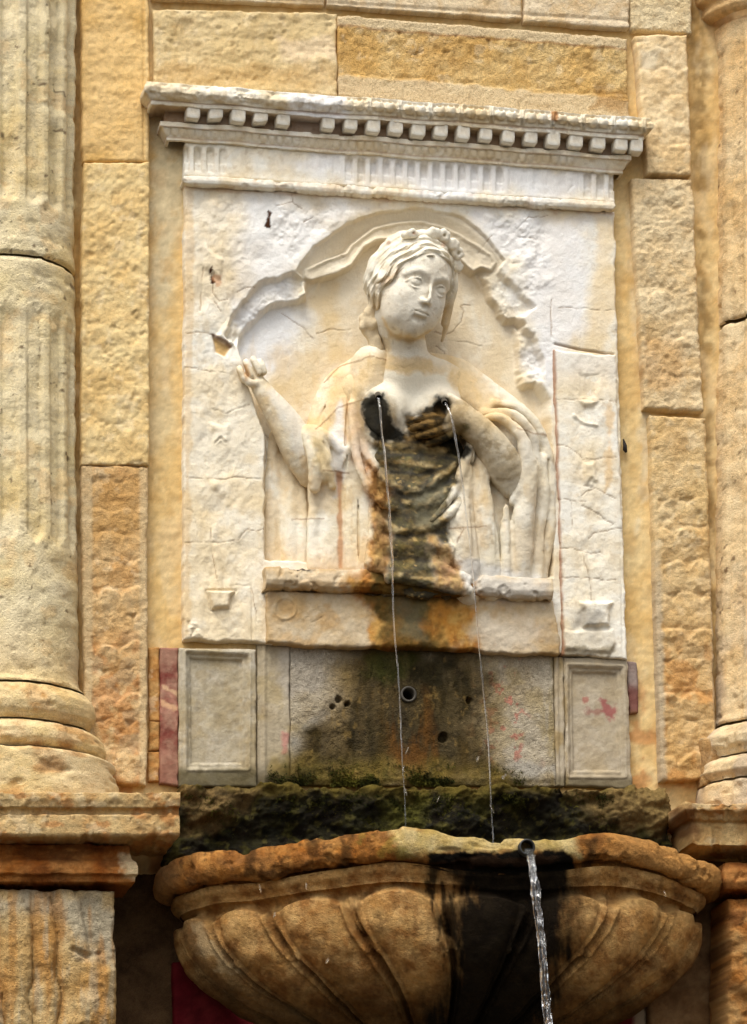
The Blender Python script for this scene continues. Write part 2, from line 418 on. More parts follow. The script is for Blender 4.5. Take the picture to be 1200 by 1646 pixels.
def pits_h(u, v, s, seed, amt):
    return -amt*.6*ss(.45, .8, fb(u, v, s, 3, seed))
def scales(u, v, w, hg, u0, v0, amt=4.0, worn=.4, seed=0):
    """overlapping carved scales, each a little different, worn away in patches"""
    uu = u + 6*fb(u, v, 46, 3, seed+70); vv = v + 7*fb(u, v, 52, 3, seed+71)
    r = np.floor((vv-v0)/hg)
    x = (uu-u0)/w + .5*(r % 2) + .16*np.sin(r*12.9+seed); c_ = np.floor(x); x = (x-c_)*2-1
    rnd = np.sin(r*78.2+c_*37.7+seed)*.5+.5
    y = (vv-v0)/hg-r - .12*(rnd-.5)
    yb = (.34+.16*rnd)*(1-np.sqrt(np.clip(1-x*x, 0, 1)))
    inn = ss(-.07, .10, y-yb)
    h = inn*(1.0-.55*y)*(.6+.5*rnd) + (1-inn)*.12
    return amt*h*(1-worn*ss(-.3, .4, fb(u, v, 44, 4, seed+72))) + .25*amt*fb(u, v, 14, 4, seed+73)
def c_sand(cols, s=70, seed=0, spots=True, lay=()):
    def f(u, v, h):
        c = base(u, v, cols, s, seed)
        if spots:
            c = over(c, ss(.5, .7, fb(u, v, 11, 3, seed+20))*.3, (160, 124, 76))
            c = over(c, ss(.35, .7, fb(u, v, 16, 4, seed+21))*.3, (226, 210, 176))
            c = over(c, ss(.95, 1.3, fb(u, v, 8, 3, seed+22))*.6, (104, 80, 54))
        for l in lay: c = over(c, l[0](u, v), l[1])
        return grainy(c, u, v, .13, 4, seed+23)*np.float32(1.16)*np.array([1.0, .99, .98], np.float32)*np.float32(.98)
    return f
def lay_edge(side, q, wd, a=.9):
    return None

# --- masonry above the cornice
m = thing('stone_masonry', 'courses of big ochre ashlar blocks in the wall above the white cornice', 'masonry', W(600, 150, -30))
TANS = [(206, 182, 132), (192, 164, 112), (216, 196, 152)]
def h_a(u, v): return pits_h(u, v, 9, 31, 3) + 2.0*fb(u, v*2.2, 40, 4, 32)
slab('stone_block', [(246, 14), (541, 22), (542, 152), (247, 142)], -6, 30, M_SAND, m, h_a, c_sand([(204, 180, 132), (186, 160, 112), (212, 192, 150)], 60, 3,
     lay=[(lambda u, v: pm(u, v, [(250, 100), (540, 110), (540, 140), (250, 132)], 8, 10, 25, 33)*.35, (178, 138, 78)),
          (lambda u, v: pm(u, v, [(450, 60), (535, 60), (535, 100), (455, 95)], 8, 10, 25, 34)*.6, (222, 200, 168))]), edge=4, rough=2.2, seed=3)
def lipB(u, v):
    t = (v-(22+(u-545)*.082)); b = ((124+(u-545)*.086)-v)
    return t, b
def h_b(u, v):
    t, b = lipB(u, v)
    inner = ss(18, 24, t)*ss(2, 8, b)
    return -5*inner + inner*scales(u, v-(u-545)*.082, 46, 42, 560, 30, 7.0, .4, 40) + pits_h(u, v, 8, 35, 2.2)
def c_b(u, v, h):
    t, b = lipB(u, v); c = c_sand([(204, 166, 102), (194, 152, 88), (210, 182, 128)], 60, 5)(u, v, h)
    lip = 1-ss(16, 22, t+4*fb(u, v, 20, 3, 36))*ss(0, 8, b+4*fb(u, v, 20, 3, 37))
    c = over(c, lip*.75, (220, 200, 164))
    c = over(c, ss(3, 0, np.abs(t-20+2*fb(u, v, 30, 2, 38)))*.6, (150, 96, 52))
    return over(c, pm(u, v, [(960, 140), (1008, 140), (1008, 180), (950, 175)], 8, 8, 15, 39)*.6, (176, 128, 62))
slab('stone_block', [(543, 24), (1008, 62), (1010, 200), (544, 154)], -4, 32, M_SAND, m, h_b, c_b, edge=4, rough=1.5, seed=5)
for q, sd in (([(246, -60), (522, -40), (522, 8), (246, -4)], 7), ([(525, -40), (838, -30), (839, 32), (526, 8)], 8), ([(842, -30), (1010, -26), (1011, 46), (843, 34)], 9)):
    slab('stone_block', q, -2, 32, M_SAND, m, lambda u, v, sd=sd: pits_h(u, v, 10, sd+30, 1.6)-2.5*ss(5, 0, np.abs(v-(u-246)*.06+12)), c_sand([(220, 200, 165), (208, 180, 138), (226, 210, 182)], 60, sd,
         lay=[(lambda u, v, sd=sd: ss(.2, .6, fb(u, v, 14, 3, sd+3))*.35, (196, 160, 104))]), edge=3, rough=1.4, seed=sd)

# --- left pilaster
p = thing('pilaster', 'flat ochre pilaster of stacked blocks beside the big fluted column at the left', 'pilaster', W(185, 1260, -30))
slab('stone_block', [(130, -90), (238, -90), (240, 259), (133, 259)], 1, 42, M_SAND, p, lambda u, v: pits_h(u, v, 12, 51, 1.4)+2*fb(u, v, 60, 3, 50)-3*ss(3, 0, np.abs(u-231)),
     c_sand([(216, 180, 118), (206, 166, 100), (222, 190, 134)], 80, 11, False, [(lambda u, v: ss(5, 0, np.abs(u-236))*.5, (222, 196, 146))]), edge=4, rough=2., seed=11)
slab('stone_block', [(134, 260.5), (240, 260.5), (240, 747), (130, 746)], 4, 42, M_SAND, p, lambda u, v: pits_h(u, v, 12, 53, 3)+2.6*fb(u, v, 34, 4, 52)-1.3*ss(4, 0, np.abs(np.hypot((u-185)*.9, v-640)-42))*ss(640,660,v),
     c_sand([(214, 184, 128), (206, 174, 116), (222, 200, 150)], 60, 12), edge=4, rough=2.4, seed=12)
def h_ls(u, v):
    inner = ss(146, 150, u)*ss(228, 224, u)*ss(762, 768, v)*ss(1238, 1230, v)
    return -4*inner+inner*scales(u, v, 40, 43, 150, 770, 9.0, .35, 54)*(0.5+.5*ss(760, 1000, v)) + pits_h(u, v, 10, 55, 1.6)
def c_ls(u, v, h):
    c = c_sand([(204, 166, 112), (190, 144, 90), (214, 186, 140)], 50, 13)(u, v, h)
    inner = ss(146, 152, u)*ss(227, 221, u)
    c = over(c, (1-inner)*.6, (212, 188, 146))
    o_ = ss(980, 1080, v)*inner
    c = over(c, o_*.55*ss(-.2, .3, fb(u, v, 18, 4, 56)), (190, 124, 66))
    c = over(c, o_*.6*ss(.0, .35, fb(u, v, 26, 3, 57)), (188, 160, 122))
    c = over(c, inner*ss(760, 780, v)*ss(920, 840, v)*.5, (192, 146, 82))
    return c
slab('stone_block', [(130, 748), (238, 750), (236, 1262), (138, 1255)], 2, 42, M_SAND, p, h_ls, c_ls, edge=4, rough=1.8, seed=13)

# --- right pilaster
p = thing('pilaster', 'pale ochre pilaster carved with fish scales beside the plain column at the right', 'pilaster', W(1080, 1260, -30))
PALE = [(214, 188, 144), (206, 176, 128), (222, 202, 164)]
slab('stone_block', [(1012, -80), (1112, -80), (1112, 54), (1014, 48)], -3, 40, M_SAND, p, None, c_sand([(222, 200, 156), (212, 186, 138), (230, 214, 178)], 60, 15), edge=5, rough=2.5, seed=15)
def h_r1(u, v): return scales(u, v, 44, 40, 1020, 70, 4.5, .5, 60)+pits_h(u, v, 10, 61, 1.6)
slab('stone_block', [(1020, 58), (1104, 56), (1110, 284), (1040, 279)], 4, 44, M_SAND, p, h_r1, c_sand(PALE, 60, 16, lay=[(lambda u, v: pm(u, v, [(1030, 82), (1056, 84), (1054, 112), (1032, 110)], 5, 6, 12, 62)*.8, (232, 216, 184))]), edge=4, rough=2, seed=16)
def h_r2(u, v): return scales(u, v, 44, 34, 1025, 300, 4, .6, 63)+pits_h(u, v, 9, 64, 2.6)+2*fb(u, v, 40, 3, 65)
slab('stone_block', [(1014, 288), (1112, 288), (1130, 662), (1036, 656)], 1, 42, M_SAND, p, h_r2, c_sand(PALE, 60, 17, lay=[(lambda u, v: pm(u, v, [(1040, 540), (1100, 540), (1100, 600), (1060, 640), (1035, 600)], 12, 14, 22, 66)*.4, (184, 136, 76))]), edge=5, rough=2.6, seed=17)
def h_r3(u, v):
    l = 1046+(v-670)*.028; r_ = 1140+(v-670)*.03
    inner = ss(6, 12, u-l)*ss(6, 12, r_-u)*ss(1236, 1228, v)*ss(770, 800, v)
    return -3.5*inner+(.25+.75*inner)*scales(u, v, 47, 52, 1052, 690, 10, .25, 67)+pits_h(u, v, 9, 68, 1.8)
def c_r3(u, v, h):
    c = c_sand([(208, 178, 126), (198, 162, 108), (216, 192, 148)], 50, 18)(u, v, h)
    l = 1046+(v-670)*.028; r_ = 1140+(v-670)*.03
    e = 1-ss(5, 12, u-l+3*fb(u, v, 14, 3, 73))*ss(4, 10, r_-u)
    c = over(c, ss(1000, 1080, v)*(1-e)*ss(-.1, .4, fb(u, v, 24, 4, 69))*.55, (198, 126, 60))
    c = over(c, ss(850, 1050, v)*(1-e)*.4, (196, 146, 78))
    c = over(c, e*.7*ss(820, 1000, v), (186, 168, 142))
    return c
slab('stone_block', [(1044, 668), (1134, 672), (1152, 1252), (1062, 1256)], 1, 42, M_SAND, p, h_r3, c_r3, edge=5, rough=2, seed=18)
slab('stone_block', [(1128, 1186), (1162, 1186), (1168, 1262), (1130, 1262)], 16, 48, M_SAND, p, None, c_sand([(176, 140, 92), (160, 126, 84)], 30, 19), edge=6, rough=3, seed=19)

# --- columns
def column(label, uax, Hax, R0, vtop, prof, joints, flute, cfun, parts, seed, vis=1):
    """prof(v)->radius, parts: list of (name, v0, v1)"""
    root = thing('column', label, 'column', W(uax, parts[-1][2], 0))
    for name, v0, v1 in parts:
        th = np.radians(np.linspace(-96, 96, 150)); vv = np.arange(v0, v1+.1, 2.6)
        T, V_ = np.meshgrid(th, vv, indexing='ij')
        ax = W(np.full_like(V_, uax), V_, Hax)
        uu = uax+R0*np.sin(T)+.2*R0*np.cos(T)
        R = prof(V_)+flute(np.degrees(T), V_) + 2.4*fb(uu+400*seed, V_, 24, 5, seed) + pits_h(uu, V_, 12, seed+2, 2.6)
        e = np.minimum(V_-v0, v1-V_)+2.5*fb(uu, V_, 16, 3, seed+1)
        R = R-6*ss(5, 0, e)-5*ss(.35, .7, fb(uu, V_, 34, 5, seed+4))*ss(1120, 1130, V_)
        P = ax.copy(); P[..., 0] += R*K*np.sin(T); P[..., 1] -= R*K*np.cos(T)
        col = cfun(uu, V_, np.degrees(T))
        n, mm = T.shape
        add_mesh(name, P.reshape(-1, 3), gridfaces(n, mm)[:, ::-1], M_SAND, root, col.reshape(-1, 3))
    return root
def smoothprof(pts):
    x = np.array([p[0] for p in pts], float); y = np.array([p[1] for p in pts], float)
    return lambda v: np.interp(v, x, y)
def flL(T, v):
    x = ((T+2) / 21.0); d = np.abs(x-np.round(x))
    ch = -11*ss(.37, .27, d)
    fade = ss(366, 350, v+60*(d**2))+ss(520, 545, v)*ss(905, 890, v+50*d)*.55
    return ch*fade*(.65+.6*ss(-.5, .3, fb(T*3, v, 90, 3, 81)))
def cL(u, v, T):
    c = base(u, v, [(232, 212, 162), (220, 194, 138), (236, 220, 182)], 80, 82)
    c = over(c, ss(-.05, .4, fb(u, v, 55, 5, 83))*.25, (190, 178, 148))
    c = over(c, ss(.3, .6, fb(u, v, 20, 4, 84))*.3, (164, 152, 128))
    c = over(c, ss(.35, .6, fb(u, v, 35, 4, 85))*.3, (212, 168, 104))
    c = over(c, ss(.95, 1.1, fb(u, v, 9, 2, 86))*.8, (100, 80, 58))
    c = over(c, ss(980, 1120, v)*.35, (196, 156, 92))
    c = over(c, ss(1105, 1140, v)*ss(.0, .5, fb(u, v, 30, 4, 87))*.6, (168, 112, 54))
    c = over(c, ss(.05, .4, fb(u, v, 16, 3, 89))*.5*ss(1120, 1150, v), (216, 192, 148))
    return grainy(c, u, v, .16, 4, 85)*np.float32(1.14)*np.array([1.0, 1.0, 1.0], np.float32)
pL = smoothprof([(-200, 124), (0, 120), (415, 113), (420, 115), (1100, 117), (1112, 119), (1122, 128), (1132, 134), (1141, 142), (1155, 145), (1168, 143), (1176, 137), (1184, 137),
                 (1191, 147), (1200, 156), (1214, 159), (1226, 156), (1230, 155), (1233, 170), (1238, 175), (1324, 182)])
column('big weathered half column with worn flutes at the left edge of the photo', 6, -34, 116, 0, pL, [], flL, cL,
       [('shaft_drum', -160, 444), ('shaft_drum', 447, 1122), ('base_torus', 1124, 1182), ('base_torus', 1184, 1229), ('plinth', 1231, 1322)], 90)
def flR(T, v):
    x = ((T+8) / 24.0); d = np.abs(x-np.round(x))
    return -6*ss(.36, .27, d)*ss(60, 110, v)*(1-.5*ss(560, 640, v))*(.6+.6*ss(-.5, .3, fb(T*3, v, 90, 3, 91)))
def cR(u, v, T):
    c = base(u, v, [(220, 192, 146), (210, 176, 124), (226, 204, 164)], 90, 92)
    c = over(c, ss(.2, .55, fb(u, v, 28, 4, 93))*.25, (204, 160, 100))
    c = over(c, ss(.4, .6, fb(u, v, 12, 3, 94))*.4, (146, 122, 92))
    c = over(c, ss(.95, 1.1, fb(u, v, 9, 2, 95))*.8, (110, 80, 52))
    c = over(c, ss(860, 1100, v)*.7*ss(-.4, .3, fb(u*1.5, v*.5, 50, 3, 96)), (176, 158, 136))
    c = over(c, ss(90, 20, v)*.5, (204, 150, 76))
    return grainy(c, u, v, .13, 4, 97)*np.float32(1.14)*np.array([1.0, 1.0, 1.0], np.float32)
pR = smoothprof([(-120, 176), (-12, 170), (2, 160), (6, 146), (14, 158), (26, 152), (32, 140), (44, 144), (52, 136), (58, 122), (80, 121), (560, 119), (1160, 118), (1178, 122), (1190, 134), (1200, 142), (1214, 140),
                 (1222, 132), (1232, 134), (1244, 150), (1258, 153), (1268, 144), (1276, 150), (1336, 152)])
column('pale half column with faint flutes and ringed capital at the right edge', 1254, -32, 118, 0, pR, [], flR, cR,
       [('capital', -110, 56), ('shaft_drum', 58, 536), ('shaft_drum', 539, 1178), ('base_torus', 1180, 1230), ('base_torus', 1232, 1272), ('plinth', 1274, 1334)], 98)

# --- mouldings swept along the wall
def loft(name, prof, uL, uR, mat, parent, cfun, mitL=False, mitR=False, orn=None, res=2.2, rough=1.2, dv=0.0, seed=0, Href=None, back=-30, wetf=None, chip=3.0):
    """prof: list of (v seen at uL, H) down the moulding; ('same', H) keeps the height of the previous point (soffits); dv = drop of v from uL to uR"""
    Hs = [p_[1] for p_ in prof]; Hm = max(Hs) if Href is None else Href
    XL, ZL, XR, ZR = [], [], [], []
    vm = np.mean([p_[0] for p_ in prof if p_[0] != 'same'])
    for v, H in prof:
        if v == 'same': zl, zr = ZL[-1], ZR[-1]
        else: zl = W(uL, v, H)[2]; zr = W(uR, v+dv, H)[2]
        ZL.append(zl); ZR.append(zr)
        XL.append(W(uL, vm, Hm)[0]+(Hm-H)*K*mitL); XR.append(W(uR, vm+dv, Hm)[0]-(Hm-H)*K*mitR)
    k0 = next(i for i in range(1, len(prof)) if prof[i][0] != 'same')      # the top face lies level behind the first front edge
    for i in range(k0): ZL[i] = ZL[k0]+.002; ZR[i] = ZR[k0]+.002
    # refine the profile
    pts = np.array([[-h*K for h in Hs], ZL, ZR, XL, XR]).T
    seg = np.hypot(np.diff(pts[:, 0]), np.diff(pts[:, 1]))/K
    Q = [pts[0]]
    for i, s_ in enumerate(seg):
        k = max(1, int(s_/res))
        for j in range(1, k+1): Q.append(pts[i]+(pts[i+1]-pts[i])*j/k)
    Q = np.array(Q); npf = len(Q)
    arc = np.concatenate([[0], np.cumsum(np.hypot(np.diff(Q[:, 0]), np.diff(Q[:, 1]))/K)])
    n = max(4, int((uR-uL)/res)); s = np.linspace(0, 1, n)[:, None]
    X = Q[None, :, 3]*(1-s)+Q[None, :, 4]*s; Z = Q[None, :, 1]*(1-s)+Q[None, :, 2]*s; Y = np.broadcast_to(Q[None, :, 0], X.shape).copy()
    P = np.stack([X, Y, Z], -1)
    uu, vv = PX(P.reshape(-1, 3)); uu = uu.reshape(n, npf); vv = vv.reshape(n, npf)
    ty = np.gradient(Q[:, 0]); tz = np.gradient(Q[:, 1]); L_ = np.hypot(ty, tz)+1e-12
    ny = tz/L_; nz = -ty/L_                     # outward: for a face running down (tz<0) the normal is -y
    d = rough*fb(uu, vv, 14, 5, seed+1) - chip*ss(.25, .6, fb(uu, vv, 22, 4, seed+2))
    if orn is not None: d = d + orn(uu, vv, np.broadcast_to(arc[None], uu.shape), -Y/K)
    P[..., 1] += d*K*ny[None]; P[..., 2] += d*K*nz[None]
    P[..., 2] += (1.6*K*fb(uu, vv*0, 60, 3, seed+5))
    blocks = [P]
    ns = 9
    yb = -back*K
    def ret(col_):                                # return at an end, running back to the wall
        t = np.linspace(0, 1, ns)[1:, None]
        C_ = np.repeat(col_[None], ns-1, 0).copy(); C_[..., 1] = col_[None, :, 1]*(1-t)+yb*t
        C_[..., 0] += 2*K*fb(C_[..., 1]/K, C_[..., 2]/K, 18, 3, seed+9)*t*(1-t)*4
        return C_
    lft = ret(P[0])[::-1]; rgt = ret(P[-1])
    P = np.concatenate([lft, P, rgt], 0); n2_ = P.shape[0]
    uu, vv = PX(P.reshape(-1, 3)); uu = uu.reshape(n2_, npf); vv = vv.reshape(n2_, npf)
    col = cfun(uu, vv, np.broadcast_to(arc[None], uu.shape))
    wt = wetf(uu, vv).ravel() if wetf is not None else None
    return add_mesh(name, P.reshape(-1, 3), gridfaces(n2_, npf)[:, ::-1], mat, parent, col.reshape(-1, 3), wt)

# --- pedestals
def c_cap(u, v, a):
    c = base(u, v, [(200, 162, 106), (184, 140, 86), (210, 180, 128)], 50, 101)
    c = over(c, ss(.1, .5, fb(u, v*1.6, 26, 4, 102))*.6, (176, 112, 56))
    c = over(c, ss(.25, .6, fb(u, v, 18, 4, 103))*.5, (222, 200, 158))
    c = over(c, ss(.7, 1.0, fb(u, v, 10, 3, 104))*.5, (112, 82, 54))
    return grainy(c, u, v, .16, 4, 105)
def c_rust(u, v, a):
    c = base(u, v, [(176, 106, 44), (150, 84, 34), (188, 132, 74)], 40, 106)
    c = over(c, ss(-.1, .4, fb(u*.4, v*1.6, 20, 4, 107))*.6, (98, 54, 26))
    c = over(c, pm(u, v, [(196, 1372), (224, 1374), (226, 1412), (200, 1410)], 6, 7, 14, 108), (222, 196, 152))
    return grainy(c, u, v, .18, 4, 109)
def h_ped(u, v):
    un = u+7*fb(u, v, 50, 3, 117); h = 0*u
    y = (v-1430)/220.
    edges = [-120+0*y, -62-4*y, -6+10*y, 42+16*y-8*y*y, 82+26*y-20*y*y, 122+60*y-50*y*y]
    for a, b, am in zip(edges[:-1], edges[1:], (17, 19, 22, 19, 17)):
        x = (un-(a+b)/2)/np.maximum((b-a)/2, 4); h = np.maximum(h, am*np.sqrt(np.clip(1-x*x, 0, 1))*(.55+.45*ss(-.1, .5, y)))
    h = h*ss(1426, 1452, v+4*fb(u, v, 30, 3, 118))+3*ss(1452, 1430, v)
    lf = sdp(u, v, [(128, 1542), (152, 1532), (190, 1556), (190, 1720), (150, 1740), (122, 1640), (118, 1580)])+4*fb(u, v, 24, 3, 119)
    h = np.maximum(h, 24*np.sqrt(ss(4, -26, lf)))
    h = h-9*ss(7, 1, sdl(u, v, [(116, 1528), (136, 1538), (158, 1534)]))
    tip = sdp(u, v, [(128, 1600), (156, 1606), (150, 1660), (120, 1650)]); h = h+9*ss(6, -14, tip)
    return h + 2.5*fb(u, v, 30, 4, 111)
def c_ped(u, v, h):
    c = base(u, v, [(196, 160, 104), (182, 140, 82), (206, 178, 128)], 60, 112)
    g_ = pm(u, v, [(-80, 1430), (186, 1425), (186, 1530), (130, 1520), (90, 1470), (-80, 1500)], 24, 40, 50, 113)
    c = over(c, g_*.75, (176, 168, 148))
    c = over(c, ss(.0, .5, fb(u*1.3, v*.2, 26, 4, 114))*.6, (176, 124, 62))
    c = over(c, ss(.1, .5, fb(u*1.5, v*.22, 22, 4, 110))*.5, (188, 176, 148))
    c = over(c, ss(.5, .75, fb(u, v, 14, 4, 115))*.5, (110, 92, 62))
    return grainy(c, u, v, .16, 4, 116)
p = thing('pedestal', 'ochre pedestal with carved shell block and slab top under the left column', 'pedestal', W(60, 1790, 0))
loft('cap_slab', [(1263, 0), ('same', 120), ('same', 146), (1274, 152), (1284, 153), (1298, 149), (1302, 140), (1308, 138), (1310, 148), (1340, 147), (1345, 143), ('same', 0), ('same', -30)], -130, 290, M_SAND, p, c_cap, False, .0, None, rough=1.6, seed=120, chip=2.5)
loft('moulding', [(1352, 0), ('same', 84), (1358, 88), (1372, 92), (1380, 96), (1384, 110), (1392, 116), (1404, 116), (1408, 108), (1418, 106), ('same', 0), ('same', -30)], -130, 222, M_SAND, p, c_rust, False, .35, None, rough=1.6, seed=121, chip=2.5)
slab('carved_block', [(-130, 1428), (184, 1432), (186, 1790), (-130, 1790)], 86, 116, M_SAND, p, h_ped, c_ped, edge=7, rough=2.6, seed=122, wob=3)
def c_rped(u, v, h):
    c = base(u, v, [(180, 120, 58), (150, 92, 44), (190, 150, 96)], 40, 123)
    c = over(c, ss(.1, .5, fb(u, v, 22, 4, 124))*.7, (96, 62, 34))
    return grainy(c, u, v, .18, 4, 125)
p = thing('pedestal', 'rust stained pedestal with mitred slab top under the right column', 'pedestal', W(1230, 1790, 0))
def c_cap2(u, v, a):
    c = c_cap(u, v, a); return over(c, pm(u, v, [(1070, 1290), (1116, 1300), (1118, 1350), (1070, 1345)], 6, 8, 16, 126)*.75, (112, 70, 40))
loft('cap_slab', [(1284, 0), ('same', 90), ('same', 116), (1291, 122), (1302, 122), (1308, 114), (1318, 106), (1322, 98), (1326, 100), (1358, 98), ('same', 0), ('same', -30)], 1100, 1330, M_SAND, p, c_cap2, .8, False, None, rough=2.2, seed=127, chip=4, dv=2)
loft('moulding', [(1372, 0), ('same', 70), (1386, 78), (1400, 86), (1416, 88), (1430, 80), ('same', 0), ('same', -30)], 1164, 1330, M_SAND, p, c_rust, .4, False, None, rough=2.6, seed=128, chip=5)
def h_rp(u, v):
    return 14*ss(18, -6, sdp(u, v, [(1180, 1470), (1260, 1450), (1260, 1640), (1190, 1590), (1166, 1560)]))+3*fb(u, v, 26, 4, 129)
slab('carved_block', [(1170, 1442), (1330, 1444), (1330, 1790), (1168, 1790)], 66, 96, M_SAND, p, h_rp, c_rped, edge=8, rough=3, seed=130, wob=3)
# ------------------------------------------------------------------ the white relief panel
WHITE = [(236, 226, 204), (228, 212, 182), (240, 236, 224)]
CRACKS = [[(296, 536), (330, 534), (352, 540)], [(297, 590), (338, 598), (368, 602)], [(340, 656), (362, 664), (400, 650)], [(296, 767), (336, 770), (388, 768), (424, 771)],
          [(296, 817), (314, 825), (318, 862)], [(297, 872), (352, 873), (384, 866), (396, 852), (424, 852)], [(339, 850), (338, 872), (346, 920), (352, 944)], [(380, 940), (404, 940), (414, 1000)],
          [(345, 440), (342, 470), (352, 486), (368, 482)], [(326, 430), (322, 500)], [(344, 486), (354, 500)], [(460, 494), (485, 510), (510, 534)], [(515, 526), (545, 520), (570, 521)],
          [(470, 310), (472, 328), (486, 336)], [(486, 356), (500, 350)], [(746, 482), (754, 490), (748, 508), (735, 524), (720, 528), (704, 524)], [(746, 482), (762, 480)], [(740, 538), (780, 546)],
          [(708, 546), (720, 556), (726, 575)], [(826, 375), (850, 350), (880, 346)], [(830, 382), (860, 382)], [(886, 480), (886, 545)],
          [(770, 405), (790, 378)], [(545, 405), (556, 412)], [(590, 660), (560, 640)], [(380, 470), (410, 458)], [(444, 330), (470, 326)], [(900, 495), (985, 500)],
          [(435, 820), (480, 836), (520, 830)], [(450, 700), (430, 690)], [(720, 420), (745, 430)]]
def crackd(u, v, cr, na=2.2):
    uu = u+na*fb(u, v, 16, 4, 140); vv = v+na*fb(u, v, 16, 4, 141)
    d = np.full(np.shape(u), 1e3, np.float32)
    for c in cr: d = np.minimum(d, sdl(uu, vv, c))
    return d
def marble_col(u, v, seed=0, yel=.5, s=70):
    c = base(u, v, WHITE, s, 150+seed)
    c = over(c, ss(.05, .55, fb(u, v, 60, 5, 151+seed))*yel, (226, 200, 150))
    c = over(c, ss(.3, .65, fb(u, v, 24, 4, 152+seed))*.3*yel*2, (210, 184, 138))
    c = over(c, ss(.6, .8, fb(u, v, 7, 2, 153+seed))*.25, (176, 150, 112))
    return grainy(c, u, v, .04, 4, 154+seed)
COOL = (237, 237, 238)
def cool_patches(c, u, v):
    c = over(c, pm(u, v, [(385, 300), (560, 312), (620, 330), (540, 370), (470, 430), (400, 500), (385, 420)], 26, 26, 50, 160)*.7, COOL)
    c = over(c, pm(u, v, [(370, 480), (460, 460), (520, 500), (450, 590), (420, 600), (390, 560)], 22, 20, 40, 161)*.75, (232, 234, 238))
    c = over(c, pm(u, v, [(770, 345), (985, 342), (955, 360), (945, 530), (880, 620), (850, 560), (820, 430)], 24, 26, 50, 162)*.7, (238, 238, 240))
    return c
ARC = (646, 523, 190)
NICHE = [(424, 900), (424, 700), (404, 640), (392, 600), (380, 560), (382, 535), (402, 500), (440, 480), (490, 470), (488, 446), (474, 436), (505, 394), (555, 360), (615, 338), (682, 333), (740, 346), (782, 378), (812, 418),
         (800, 436), (796, 455), (826, 490), (846, 520), (842, 560), (850, 600), (866, 604), (884, 640), (889, 700), (890, 930)]
BAND = [(490, 430), (528, 412), (556, 402), (566, 388), (600, 363), (640, 353), (682, 351), (722, 363), (762, 386), (794, 405), (801, 420), (792, 434), (776, 429), (762, 436), (738, 416), (716, 392), (660, 378), (606, 386),
        (588, 396), (568, 424), (546, 437), (504, 448), (490, 446)]
